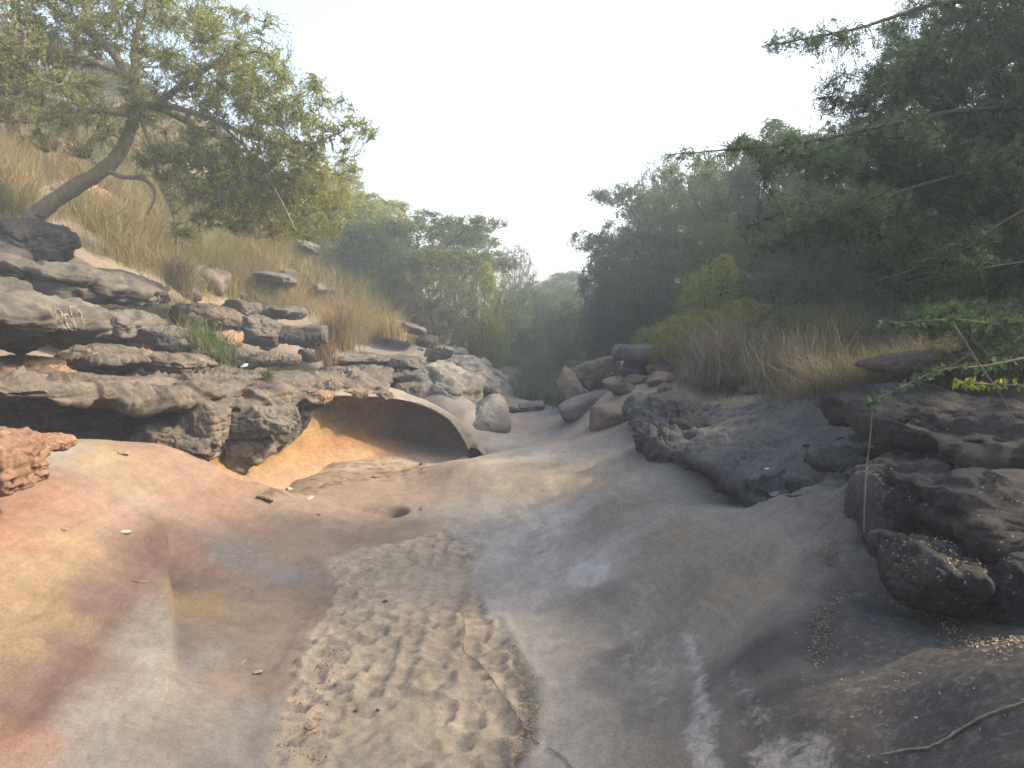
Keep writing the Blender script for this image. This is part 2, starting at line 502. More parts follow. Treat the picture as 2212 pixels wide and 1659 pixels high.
# left bank behind the ledge
for u, v, Y in ((-200, 1060, 3.1), (700, 848, 9.7), (600, 848, 9.0), (450, 850, 7.8), (300, 840, 6.9), (150, 830, 6.3), (0, 825, 6.4), (-200, 825, 6.0), (850, 840, 10.4), (930, 840, 10.5), (980, 850, 10.6), (1040, 870, 10.8),
                (200, 760, 7.6), (420, 760, 9.2), (600, 790, 9.8), (800, 800, 10.8), (900, 790, 11.5), (300, 690, 9.2), (500, 700, 10.8), (650, 740, 11.5), (780, 740, 13), (880, 730, 14),
                (100, 640, 8.2), (400, 610, 11.3), (600, 610, 13.5), (750, 630, 15.5), (0, 560, 8.2), (200, 500, 10.2), (400, 520, 13), (620, 540, 16.5), (0, 430, 10), (200, 400, 13.5), (-200, 500, 7.5),
                (0, 290, 14.5), (150, 290, 16), (350, 330, 18.5), (500, 400, 20), (0, 110, 21), (-300, 0, 20), (250, 180, 25), (400, 290, 27), (560, 390, 28), (700, 480, 27), (850, 600, 24), (-600, 300, 10), (-600, 700, 5.5)):
    cy(u, v, Y)
for x, y, z in ((-7, -3, 4), (-14, 0, 8), (-14, -8, 8), (6, -3, 3.5), (12, 0, 6), (12, -8, 6), (-30, 10, 13), (-30, 40, 11), (-25, 70, 7), (25, 10, 9), (28, 40, 8), (22, 70, 5), (0, 70, 1.5), (2, 88, 2), (-50, 88, 9), (50, 88, 8), (-58, 20, 14), (58, 20, 12),
                (-58, -8, 14), (58, -8, 12), (10, 25, 4.2), (-9, 34, 5), (4, 50, 1.2)):
    cw(x, y, z)
CP = np.array(CP)
SC = 1.0


def _tps(r2): return 0.5 * r2 * np.log(r2 + 1e-9)


def fit(C, lam=0.004):
    X = C[:, :2]; n = len(X)
    d2 = ((X[:, None] - X[None]) ** 2).sum(-1)
    K = _tps(d2) + lam * np.eye(n)
    Pm = np.concatenate([np.ones((n, 1)), X], 1)
    A = np.zeros((n + 3, n + 3)); A[:n, :n] = K; A[:n, n:] = Pm; A[n:, :n] = Pm.T
    return np.linalg.solve(A, np.concatenate([C[:, 2], np.zeros(3)]))


TW = fit(CP)


def base_h(x, y):
    out = np.empty(len(x)); n = len(CP)
    for s in range(0, len(x), 60000):
        xs = x[s:s + 60000]; ys = y[s:s + 60000]
        r2 = (xs[:, None] - CP[None, :, 0]) ** 2 + (ys[:, None] - CP[None, :, 1]) ** 2
        out[s:s + 60000] = _tps(r2) @ TW[:n] + TW[n] + TW[n + 1] * xs + TW[n + 2] * ys
    return out


def base_h1(x, y): return float(base_h(np.array([x], float), np.array([y], float))[0])


def hit(u, v, y0=1.0, y1=45.0):
    """where the view direction meets the ground sheet"""
    ys = np.exp(np.linspace(math.log(y0), math.log(y1), 700))
    d = ray(u, v); pts = EYE[None] + d[None] * (ys / d[1])[:, None]
    h = base_h(pts[:, 0], pts[:, 1])
    k = np.argmax(pts[:, 2] < h)
    if not (pts[:, 2] < h).any(): return pts[-1]
    return pts[k]


def H2(pts): return [tuple(hit(u, v)[:2]) for u, v in pts]


SAND = H2([(560, 1900), (585, 1659), (605, 1560), (640, 1430), (685, 1340), (725, 1270), (700, 1215), (780, 1185), (880, 1165), (960, 1150), (1045, 1185), (1005, 1245), (1035, 1310), (1105, 1400), (1140, 1500), (1150, 1590), (1110, 1659), (1100, 1900)])
SAND += [(0.3, -8.0), (-0.8, -8.0)]
CRACK = H2([(352, 1120), (362, 1170), (368, 1250), (372, 1330), (378, 1400), (385, 1470)])
PIT = hit(845, 1103)
SLOTLINE = H2([(930, 985), (1000, 982), (1060, 978)])
STREAK = H2([(365, 1130), (345, 1190), (280, 1280), (210, 1370), (140, 1450), (60, 1530), (-40, 1620), (-150, 1720)])
SALT = [(H2([(1250, 1215), (1320, 1215), (1325, 1250), (1300, 1275), (1255, 1285), (1225, 1250)]), .56), (H2([(1100, 1110), (1260, 1100), (1200, 1180), (1190, 1240), (1130, 1230), (1160, 1160)]), .38),
        (H2([(1465, 1385), (1490, 1390), (1510, 1500), (1540, 1560), (1535, 1600), (1500, 1590), (1480, 1500)]), .58), (H2([(1490, 1560), (1510, 1570), (1545, 1659), (1560, 1800), (1500, 1800), (1480, 1659), (1470, 1600)]), .6),
        (H2([(1600, 1640), (1680, 1615), (1790, 1625), (1800, 1700), (1600, 1720)]), .5), (H2([(1335, 1425), (1355, 1420), (1352, 1450), (1338, 1455)]), .5), (H2([(1340, 1330), (1450, 1400), (1440, 1560), (1380, 1500)]), .33),
        (H2([(1560, 1450), (1650, 1540), (1700, 1650), (1600, 1620)]), .36)]
ROUGHPOLY = H2([(1760, 1200), (1800, 1290), (1760, 1400), (1800, 1500), (1700, 1560), (1850, 1700), (2250, 1700), (2300, 1380), (2000, 1230), (1850, 1130)])
ROUGHPOLY2 = H2([(1400, 975), (1500, 930), (1560, 890), (1700, 870), (1850, 860), (1950, 900), (1950, 1080), (1850, 1130), (1700, 1110), (1600, 1080)])
LEAFBED = H2([(540, 1055), (620, 1020), (720, 1000), (860, 992), (930, 1005), (920, 1030), (760, 1045), (640, 1075), (560, 1085)])

CC = []   # colours of the ground (linear), at pixel places


def cc(col, *uv):
    for u, v in uv:
        p = hit(u, v); CC.append((p[0], p[1], col))


BUFF = (.40, .305, .225); PINK = (.40, .27, .20); RED = (.40, .235, .17); ORANGE = (.41, .295, .18); PALE = (.37, .335, .29); GREY = (.285, .272, .225); GREYL = (.36, .33, .285)
DGREY = (.085, .078, .071); MAUVE = (.25, .18, .15); TAN = (.34, .28, .20)
cc(BUFF, (560, 1300), (650, 1200), (480, 1350), (620, 1120), (540, 1450), (760, 1130), (300, 1100), (700, 1060), (900, 1050), (850, 1150))
cc((.42, .32, .22), (820, 1030), (880, 1010), (750, 1020))
cc(PINK, (400, 1180), (330, 1010), (470, 1060), (500, 1090), (430, 1230), (130, 1030), (230, 1110), (450, 1120), (560, 1040), (620, 1028))
cc(RED, (20, 1100), (10, 1000), (0, 1150), (60, 1060), (15, 1560), (60, 1500))
cc(ORANGE, (60, 1300), (80, 1220), (150, 1180), (30, 1400), (260, 990), (180, 1000), (430, 1290), (120, 1350))
cc(MAUVE, (330, 1170), (280, 1240), (210, 1330), (150, 1420), (90, 1490), (30, 1530), (350, 1230), (240, 1300))
cc(PALE, (150, 990), (110, 1000), (230, 1620), (400, 1640), (500, 1600), (330, 1500), (540, 1540), (200, 1540), (430, 1400), (300, 1400), (500, 1210), (600, 1230), (340, 1330))
cc(GREYL, (1100, 1250), (1180, 1330), (1060, 1180), (1150, 1420), (1200, 1540), (1160, 1600), (1200, 1180), (1000, 1110), (1100, 1120), (1180, 1480), (1080, 940), (1150, 900), (1060, 960), (1180, 970))
cc((.36, .29, .23), (1120, 910), (1090, 970), (1200, 930), (1020, 960), (1150, 870), (1240, 950))
cc(GREY, (1300, 1350), (1400, 1200), (1500, 1180), (1600, 1200), (1450, 1300), (1300, 1150), (1350, 1080), (1500, 1400), (1600, 1330), (1400, 1500), (1300, 1600), (1700, 1200), (1550, 1130))
cc((.42, .40, .36), (1140, 1160), (1200, 1130), (1180, 1230), (1110, 1200), (1230, 1250), (1280, 1240))
cc((.34, .29, .21), (1250, 1050), (1150, 1050), (1300, 1010), (1330, 1110), (1650, 1270), (1450, 1160), (1550, 1280))
cc((.24, .215, .185), (1350, 1420), (1380, 1560), (1300, 1310), (1420, 1650), (1330, 1500))
cc(DGREY, (1700, 1400), (1800, 1500), (1650, 1550), (1900, 1600), (2000, 1500), (2100, 1620), (1900, 1350), (2100, 1450), (1850, 1420), (1780, 1330), (1750, 1600), (2200, 1550), (1650, 1430))
cc((.14, .135, .125), (1450, 930), (1550, 970), (1650, 980), (1750, 940), (1800, 1000), (1750, 1060), (1850, 900), (1620, 900), (1850, 1080))
cc((.36, .30, .21), (1560, 860), (1600, 850), (1640, 850))
cc((.20, .185, .16), (1800, 1450), (1600, 1500), (1550, 1600), (1700, 1300), (1800, 1200), (1750, 1150))
cc((.22, .20, .185), (1000, 860), (1050, 820), (960, 820), (1040, 850), (930, 800), (1000, 800), (1100, 850), (985, 870))
cc((.30, .27, .23), (1350, 1000), (1300, 960), (1400, 1050))
for x, y, c in ((-3, 9, (.25, .22, .17)), (-5, 8, (.24, .21, .17)), (-5, 12, (.22, .17, .11)), (-10, 14, (.23, .18, .12)), (-15, 20, (.25, .21, .17)), (-11, 18, (.22, .17, .12)), (-6, 20, (.21, .165, .10)), (-20, 30, (.22, .18, .13)), (-12, 10, (.22, .17, .12)), (2.5, 8, (.26, .21, .14)), (3, 6.2, (.36, .30, .20)), (5, 8, (.22, .17, .12)), (8, 12, (.20, .15, .10)),
                (4, 4, (.12, .10, .08)), (3, 2, (.10, .09, .075)), (1, 18, (.13, .12, .08)), (0, 30, (.10, .10, .06)), (12, 25, (.16, .13, .09)), (-1, 5, BUFF), (-2, -2, BUFF), (1, -2, GREY), (4, -2, DGREY), (-6, 0, (.3, .22, .14)), (30, 40, (.14, .12, .08)), (-40, 60, (.22, .18, .12)), (0, 100, (.12, .12, .08))):
    CC.append((x, y, c))
CCx = np.array([c[0] for c in CC]); CCy = np.array([c[1] for c in CC]); CCc = np.array([c[2] for c in CC])


def ground_fields(x, y):
    """height, colour and masks of the ground sheet at (x, y)"""
    h = base_h(x, y)
    near = (np.abs(x) < 12) & (y > 0.6) & (y < 30)
    wx = x + 0.05 * n2(x, y, 3, 3, 11); wy = y + 0.05 * n2(x, y, 3, 3, 12)
    sand = np.full(len(x), -9.0); m = (np.abs(x) < 2.5) & (y < 7)
    sand[m] = poly_sd(wx[m] + .02 * n2(x[m], y[m], 14, 3, 13), wy[m] + .02 * n2(x[m], y[m], 14, 3, 14), SAND)
    ms = sstep(-0.01, 0.035, sand)
    # broad undulation of water-worn rock, none in the sand
    und = 0.035 * n2(x, y, 0.9, 3, 21) + 0.012 * n2(x * 1.6, y * .8, 3.1, 3, 22)
    far = sstep(8, 20, np.hypot(x, y))
    h = h + und * (1 - ms) * (1 - far) + far * 0.35 * n2(x, y, .35, 4, 23)
    # footprints: hollows with crests between them
    f1, f2 = worley(wx * 1.0, wy * 1.45, 0.125, 3)
    g1, g2 = worley(x + 3.3, y * 1.2, 0.07, 8)
    amt = ms * sstep(-.3, .3, n2(x, y, 2.2, 2, 31) + .45)
    bowl = np.clip(f1 / 0.62, 0, 1) ** 1.7
    h = h + ms * (-0.004 + amt * (.030 * (bowl - .5) + .010 * np.exp(-(f2 - f1) / .09)) + 0.010 * (np.clip(g1 / .6, 0, 1) ** 1.5 - .5) + 0.012 * n2(x, y, 5, 3, 33) + .0035 * n2(x, y, 38, 3, 34) + .010 * np.clip(n2(x, y, 3.0, 3, 35) * 3, 0, 1) * n2(x, y, 22, 4, 36))
    lipm = np.exp(-((sand + .03) / .035) ** 2)
    h = h + 0.010 * lipm
    # crumbly patch of sand with twigs, left of channel
    # crack step on the left slab
    d, t, sd = line_d(x, y, CRACK)
    mm = np.exp(-(d / .15) ** 1.3) * np.sin(np.clip(t, 0, 1) * np.pi) ** .5 * (t > 0) * (t < 1)
    h = h + np.where(sd < 0, -0.085 * mm, 0.0)
    # pothole
    dx = (x - PIT[0]) / .11; dy = (y - PIT[1]) / .10
    h = h - 0.17 * np.exp(-((dx * dx + dy * dy) ** 2.2))
    # groove running into the pothole
    d, t, sd = line_d(x, y, [tuple(hit(690, 1080)[:2]), tuple(hit(770, 1092)[:2]), (PIT[0], PIT[1])])
    h = h - 0.045 * t * np.exp(-(d / .05) ** 2)
    # the slot behind the ridge
    d, t, sd = line_d(x, y, SLOTLINE)
    h = h - 0.24 * np.exp(-(d / .17) ** 2) * np.sin(np.pi * np.clip(t, .06, .94)) ** .6
    # hollow under the litter on the right
    d, t, sd = line_d(x, y, H_LITTER)
    h = h - 0.045 * np.exp(-(d / .06) ** 2)
    # bulges of the grey bank left of the channel
    mb = np.exp(-(((x + 0.75) / .9) ** 2 + ((y - 12.3) / 2.0) ** 2))
    bn = fbm(np.stack([x * 1.0, y * .6, x * 0], 1), 1.6, 3, 41, .5, True)
    h = h + mb * 0.22 * bn
    # rough rock on the right, stony slopes
    rp = np.zeros(len(x)); m = (np.abs(x) < 5) & (y < 7) & (x > 0)
    rp[m] = np.maximum(sstep(-.15, .12, poly_sd(wx[m], wy[m], ROUGHPOLY)), sstep(-.1, .1, poly_sd(wx[m], wy[m], ROUGHPOLY2)))
    p3 = np.stack([x, y, x * 0], 1)
    h = h + np.where(y > 2.9, rp, 0) * .10 * fbm(np.stack([x * 1.3 + y * .5, y * 1.6 - x * .4, x * 0], 1), 1.7, 6, 55, .62, True)
    h = h + rp * (0.020 * fbm(p3, 6, 5, 51, .55) + .002 * fbm(p3, 40, 2, 53))
    slope = sstep(.9, 2.0, h) * (y > 4)
    h = h + slope * (0.16 * fbm(p3, .9, 5, 52, .55) + .05 * fbm(p3, 3.1, 4, 54, .55, True))
    # ------------- colour
    ux = x + .10 * n2(x, y, 2.2, 4, 61) + .03 * n2(x, y, 11, 3, 63); uy = y + .12 * n2(x, y, 2.2, 4, 62) + .03 * n2(x, y, 9, 3, 64)
    col = np.zeros((len(x), 3)); ws = np.zeros(len(x))
    for s in range(0, len(x), 100000):
        e = s + 100000
        d2 = (ux[s:e, None] - CCx) ** 2 + (uy[s:e, None] - CCy) ** 2
        w = 1.0 / (d2 + 0.004) ** 2
        col[s:e] = (w @ CCc) / w.sum(1, keepdims=True)
    # sediment banding of the left slab follows the height of the rock
    hb = h + .03 * n2(x, y, 2.5, 3, 71)
    band = fbm(np.stack([hb * 9, hb * 0, hb * 0], 1) + np.stack([x, y, x * 0], 1) * .5, 1.0, 4, 72)
    lm = sstep(-.2, -.7, x) * (y < 7)
    col = col * (1 + (lm * .22 * band)[:, None] * np.array([.6, 1.0, 1.2]))
    ds, ts, ss = line_d(x + .04 * n2(x, y, 3, 3, 77), y + .04 * n2(x, y, 3, 3, 78), STREAK)
    lines = np.clip(fbm(np.stack([ds * ss * 16, ts * 1.2, x * 0], 1), 1.0, 4, 79, .6) * 1.6 + .25, 0, 1)
    sm = (lines * np.exp(-(ds / .17) ** 2) * sstep(.0, .12, ts) * lm)[:, None]
    col = col * (1 - .55 * sm) + np.array([.20, .115, .085]) * .55 * sm
    col = col * (1 - .27 * lm)[:, None]
    sandc = np.array([.405, .34, .25]) * (1 + .05 * n2(x, y, 6, 3, 73))[:, None]
    wet = sstep(0, .3, n2(x, y, 1.7, 4, 74))[:, None]
    sandc = sandc * (1 - .08 * wet)
    col = col * (1 - ms[:, None]) + sandc * ms[:, None]
    # pebbly soil bed inside the alcove floor
    lb = np.full(len(x), -9.0); m = (np.abs(x) < 5) & (y > 4) & (y < 10); lb[m] = poly_sd(wx[m], wy[m], LEAFBED)
    lbm = sstep(-.03, .05, lb)
    h = h + lbm * (.012 + .012 * n2(x, y, 16, 4, 75))
    spk = sstep(.05, .35, n2(x, y, 13, 4, 76)) * lbm
    col = col * (1 - .45 * spk[:, None])
    salt = np.zeros(len(x)); m = (x > -1) & (x < 4) & (y < 7) & (y > .8)
    for poly, k in SALT:
        s = np.zeros(len(x)); s[m] = k * sstep(-.05, .03, poly_sd(wx[m], wy[m], poly)); salt = np.maximum(salt, s)
    salt = np.maximum(salt, .08 * ((x > .2) & (y < 5)) * (1 - ms))
    mask = np.stack([ms, np.clip(rp + slope * .5, 0, 1), salt], 1)
    return h, col, mask


H_LITTER = H2([(1840, 1262), (1790, 1290), (1765, 1340), (1762, 1400), (1780, 1440)])


def axis(segs, start):
    out = [start]
    for end, step in segs:
        n = max(1, int(round((end - out[-1]) / step)))
        out.extend(list(out[-1] + (end - out[-1]) * np.arange(1, n + 1) / n))
    return np.array(out)


ALB = .60
ys = axis([(0.6, .3), (1.3, .04), (4.2, .0125), (7, .018), (10, .03), (16, .06), (30, .25), (60, 1), (88, 3)], -8.0)
xp = axis([(2.6, .0125), (4, .03), (8, .07), (14, .2), (30, .6), (58, 4)], 0.0)
xs = np.concatenate([-xp[::-1][:-1], xp])
GX, GY = np.meshgrid(xs, ys)
gx = GX.ravel(); gy = GY.ravel()
gh, gc, gm = ground_fields(gx, gy)
gc = gc * ALB
GH = gh.reshape(GX.shape)
gme = np_mesh("ground", np.stack([gx, gy, gh], 1), grid_faces(len(ys), len(xs)), True, None, {"Col": gc, "Mask": gm})
ground = link("ground", gme, M_GROUND)
tag(ground, kind="structure")


def zat(x, y):
    """height of the finished ground sheet"""
    x = np.asarray(x, float); y = np.asarray(y, float)
    i = np.clip(np.searchsorted(xs, x) - 1, 0, len(xs) - 2); j = np.clip(np.searchsorted(ys, y) - 1, 0, len(ys) - 2)
    fx = np.clip((x - xs[i]) / (xs[i + 1] - xs[i]), 0, 1); fy = np.clip((y - ys[j]) / (ys[j + 1] - ys[j]), 0, 1)
    return (GH[j, i] * (1 - fx) + GH[j, i + 1] * fx) * (1 - fy) + (GH[j + 1, i] * (1 - fx) + GH[j + 1, i + 1] * fx) * fy


# ---------------------------------------------------------------- rocks
import bmesh
_ico = {}


def ico(n):
    if n not in _ico:
        bm = bmesh.new(); bmesh.ops.create_icosphere(bm, subdivisions=n, radius=1.0)
        V = np.array([v.co[:] for v in bm.verts]); F = np.array([[v.index for v in f.verts] for f in bm.faces], np.int32); bm.free()
        _ico[n] = (V, F)
    return _ico[n]


def rock_mesh(center, half, roll=0.0, yaw=0.0, seed=1, sharp=9, planes=12, noise_amp=.06, strata=0.0, sub=6, boxy=0.5, rough=0.0):
    """a faceted boulder fitted to half sizes (x, y, z) about center"""
    r_ = np.random.default_rng(seed)
    if sharp > 7: sharp = sharp * 2.2; planes += 9
    D, F = ico(sub)
    nrm = r_.normal(size=(planes, 3)); nrm /= np.linalg.norm(nrm, axis=1, keepdims=True)
    dist = r_.uniform(.66, .98, planes)
    ax = np.array([[1, 0, 0], [-1, 0, 0], [0, 1, 0], [0, -1, 0], [0, 0, 1], [0, 0, -1]], float) + r_.normal(size=(6, 3)) * .12
    ax /= np.linalg.norm(ax, axis=1, keepdims=True)
    nrm = np.concatenate([nrm, ax]); dist = np.concatenate([dist, np.full(6, 1.0 - boxy * .35)])
    q = np.clip(D @ nrm.T, 0, None) / dist
    r = 1.0 / ((q ** sharp).sum(1) ** (1.0 / sharp) + 1e-6)
    V = D * r[:, None]
    V = V / np.abs(V).max(0)
    size = float(np.mean(half)); half = np.asarray(half, float)
    W = V * half
    n = D / half; n /= np.linalg.norm(n, axis=1, keepdims=True)
    off = W * 1.0 + seed * 7.7
    dsp = 1.1 * noise_amp * size * fbm(off, 1.6 / size, 5, seed, .55)
    if sharp > 7:
        # fracture creases and small stepped breaks
        warp = off + .25 * size * np.stack([fbm(off, 2.2 / size, 3, seed + 31), fbm(off, 2.2 / size, 3, seed + 32), fbm(off, 2.2 / size, 3, seed + 33)], 1)
        cr = np.abs(vnoise(warp * (1.5 / size), seed + 34))
        dsp -= .11 * size * np.exp(-(cr / .05) ** 2)
        dsp += .05 * size * np.tanh(7 * vnoise(warp * (2.6 / size), seed + 35))
    if rough: dsp += rough * fbm(off, 4.5 / size, 5, seed + 9, .6, True) * size
    dsp += .05 * (1 if sharp > 7 else .3) * size * fbm(off, 4.0 / size, 4, seed + 21, .6, True)
    if strata: dsp += strata * .9 * size * np.tanh(3.5 * fbm(np.stack([off[:, 0] * .5, off[:, 1] * .5, off[:, 2] * 3.5 / size], 1), 1.0, 3, seed + 3)) * (1 - n[:, 2] ** 2)
    W = W + n * dsp[:, None]
    c, s = math.cos(roll), math.sin(roll)
    W = np.stack([W[:, 0] * c + W[:, 2] * s, W[:, 1], -W[:, 0] * s + W[:, 2] * c], 1)
    c, s = math.cos(yaw), math.sin(yaw)
    W = np.stack([W[:, 0] * c - W[:, 1] * s, W[:, 0] * s + W[:, 1] * c, W[:, 2]], 1)
    lo, hi = W.min(0), W.max(0)
    W = (W - (lo + hi) / 2)
    return W, F


def rock(name, label, box, Y, depth, mat, cat="rock", seed=1, group=None, roll=0.0, yaw=0.0, **kw):
    """box: what the boulder spans in view directions (u0,v0,u1,v1) with its middle Y metres ahead"""
    u0, v0, u1, v1 = box
    c = P((u0 + u1) / 2, (v0 + v1) / 2, Y)
    k = Y / FPX
    hx, hz = (u1 - u0) / 2 * k, (v1 - v0) / 2 * k
    W, F = rock_mesh(c, (hx, depth / 2, hz), roll, yaw, seed, **kw)
    W *= np.array([hx / np.abs(W[:, 0]).max(), 1, hz / np.abs(W[:, 2]).max()])
    me = np_mesh(name, W, F, True)
    o = link(name, me, mat); o.location = c
    tag(o, label, cat, group)
    return o


def loft(name, secs, nu, nv, mat, amp=.03, scale=4, seed=5, strata=0.0, rough=0.0, dispmask=None, parent=None, pin=0):
    """secs: rows (left to right), each a list of points from back/top over the lip to the foot"""
    A = np.array([[np.asarray(p, float) for p in s] for s in secs])
    A = catmull(A, nu); A = np.moveaxis(A, 0, 1)       # (k, nu, 3)
    A = catmull(A, nv)                                 # (nv, nu, 3)
    n = grid_normals(A)
    p = A.reshape(-1, 3)
    d = amp * fbm(p, scale, 5, seed, .55)
    if strata:
        d += strata * fbm(np.stack([p[:, 0] * .35, p[:, 1] * .35, p[:, 2] * 9], 1), 1.0, 4, seed + 7, .6) * (1 - np.abs(n.reshape(-1, 3)[:, 2]) * .8)
    if rough: d += rough * fbm(p, scale * 2.2, 5, seed + 3, .6, True)
    if rough > .02:
        wp_ = p + .12 * np.stack([fbm(p, 3, 3, seed + 41), fbm(p, 3, 3, seed + 42), fbm(p, 3, 3, seed + 43)], 1)
        d += .045 * np.tanh(6 * vnoise(wp_ * np.array([2.2, 2.2, 6.0]), seed + 44)) - .05 * np.exp(-(vnoise(wp_ * 1.7, seed + 45) / .05) ** 2)
    d = d.reshape(A.shape[:2])
    if dispmask is not None: d = d * dispmask(np.linspace(0, 1, nv)[:, None], np.linspace(0, 1, nu)[None, :])
    A = A + n * d[..., None]
    me = np_mesh(name, A.reshape(-1, 3), grid_faces(nv, nu), True)
    return link(name, me, mat, parent)


# --- the long undercut ledge on the left
def off(p, dx=0, dy=0, dz=0): return np.asarray(p) + np.array([dx, dy, dz])


LIP = [(-420, 850, 4.3), (-250, 850, 4.35), (-100, 862, 4.4), (0, 868, 4.5), (120, 868, 4.75), (230, 875, 5.05), (330, 888, 5.3), (420, 895, 5.55), (500, 890, 5.9), (580, 892, 6.3), (645, 872, 6.75), (690, 862, 7.3), (735, 850, 7.75), (800, 846, 8.15), (840, 843, 8.55)]
TOPV = [812, 815, 820, 822, 830, 838, 842, 846, 842, 838, 834, 832, 832, 834, 842]
secs = []
for li, ((u, v, Y), tv) in enumerate(zip(LIP, TOPV)):
    g_ = min(1.0, max(.12, (11.0 - li) / 4.0))
    lipb = P(u, v, Y); lipt = P(u, tv + 6, Y + .03); edge = P(u, tv, Y + .18)
    back = P(u, tv - 18, Y + .9); far_ = P(u, tv - 26, Y + 1.9); far2 = off(far_, 0, .7, -.35)
    cav1 = off(lipb, -.05, .30, -.02 * g_); cav2 = off(lipb, -.12, .62, -.16 * g_); cav3 = off(lipb, -.10, .66, -.38 * g_); foot = off(lipb, 0, .50, -.66 * g_)
    secs.append([far2, far_, back, edge, lipt, lipb, cav1, cav2, cav3, foot])
ledge = loft("rock_ledge", secs, 520, 200, M_ROCK_LEDGE, .07, 2.4, 5, strata=.075, rough=.035)
tag(ledge, "long layered grey sandstone ledge with a deep shadowed undercut on the left bank", "rock ledge")

# --- the scooped alcove under the ledge
AL = [  # lip, inner back (pushed away), low wall, floor
    ((440, 1000, 5.75), (450, 1010, 5.85), (462, 1030, 5.8), (480, 1050, 5.65)),
    ((490, 965, 6.1), (505, 975, 6.35), (520, 1010, 6.3), (535, 1052, 5.95)),
    ((560, 925, 6.6), (580, 935, 7.0), (600, 985, 6.95), (610, 1040, 6.5)),
    ((640, 880, 7.1), (660, 895, 7.65), (680, 960, 7.6), (690, 1018, 7.1)),
    ((700, 858, 7.45), (720, 872, 8.15), (740, 940, 8.15), (760, 1006, 7.6)),
    ((770, 856, 7.75), (790, 872, 8.55), (810, 940, 8.6), (830, 998, 8.0)),
    ((850, 862, 8.0), (860, 880, 8.85), (875, 940, 8.95), (890, 992, 8.3)),
    ((915, 878, 8.2), (920, 900, 8.9), (930, 950, 9.0), (940, 988, 8.45)),
    ((965, 905, 8.3), (966, 925, 8.8), (970, 960, 8.85), (975, 985, 8.5)),
    ((995, 940, 8.35), (992, 950, 8.6), (995, 968, 8.65), (998, 982, 8.5)),
    ((1012, 972, 8.4), (1010, 976, 8.42), (1010, 980, 8.45), (1012, 986, 8.5))]
secs = []
for i, (a, b_, c_, d_) in enumerate(AL):
    b_ = b_[:2] + (a[2] + (b_[2] - a[2]) * .68,); c_ = c_[:2] + (a[2] + (c_[2] - a[2]) * .72,)
    a, b_, c_, d_ = P(*a), P(*b_), P(*c_), P(*d_)
    outer = off(a, .03, .05, .02)
    w = max(0, (i - 5) / 5.0)
    if i < 4: t1 = off(a, -.02, .10, -.03); t2 = off(a, -.08, .28, -.16); t3 = off(a, -.12, .4, -.5)
    else: t1 = off(a, .05 + .10 * w, .25 - .10 * w, .03 - .09 * w); t2 = off(a, .10 + .22 * w, .95 - .5 * w, .02 - .42 * w); t3 = off(a, .12 + .25 * w, 1.7 - 1.0 * w, -.10 - .7 * w)
    up = off((a + b_) / 2, 0, .06, .05)
    secs.append([t3, t2, t1, outer, a, up, b_, (b_ + c_) / 2 + np.array([0, .04, 0]), c_, d_, off(d_, .05, -.3, -.07)])
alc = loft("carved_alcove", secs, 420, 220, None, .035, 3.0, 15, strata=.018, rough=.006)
# colours of the alcove: ochre to rust bands below, grey outside
me = alc.data
nvt = len(me.vertices); co = np.empty(nvt * 3, np.float32); me.vertices.foreach_get("co", co); co = co.reshape(-1, 3).astype(float)
vv = np.repeat(np.linspace(0, 1, 220), 420); uu = np.tile(np.linspace(0, 1, 420), 220)
pn = fbm(co, 1.8, 4, 91); pf = fbm(co, 9, 4, 92)
inner = sstep(.36, .42, vv + .015 * pf)
c_out = np.array([.28, .25, .205]) * np.ones((nvt, 1))
c_in = np.array([.35, .225, .105])[None] * (1 + .35 * pf[:, None]) + (pn[:, None] * .09) * np.array([1, .6, .3])
redm = sstep(.1, .5, fbm(np.stack([co[:, 0], co[:, 1], co[:, 2] * 3], 1), 1.1, 4, 93))[:, None]
c_in = c_in * (1 - .6 * redm) + np.array([.36, .17, .09]) * .6 * redm
rgt = sstep(.50, .66, uu + .03 * pf)[:, None]  # right half of the wall duller brown: its shade put into the colour
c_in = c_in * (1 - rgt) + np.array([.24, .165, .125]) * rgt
flo = sstep(.80, .93, vv + .03 * pn)[:, None]
c_in = c_in * (1 - flo) + (np.array([.40, .26, .17]) * (1 - rgt) + np.array([.36, .30, .24]) * rgt) * flo
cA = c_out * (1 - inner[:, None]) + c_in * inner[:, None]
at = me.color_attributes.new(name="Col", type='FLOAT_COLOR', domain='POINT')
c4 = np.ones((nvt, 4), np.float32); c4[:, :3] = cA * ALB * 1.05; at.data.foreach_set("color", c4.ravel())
at = me.color_attributes.new(name="Mask", type='FLOAT_COLOR', domain='POINT')
c4 = np.zeros((nvt, 4), np.float32); c4[:, 3] = 1; c4[:, 1] = .3 * (1 - inner); at.data.foreach_set("color", c4.ravel())
me.materials.append(M_GROUND)
tag(alc, "smooth ochre alcove scooped out by water below the ledge, its curved wall half in shade", "rock alcove")

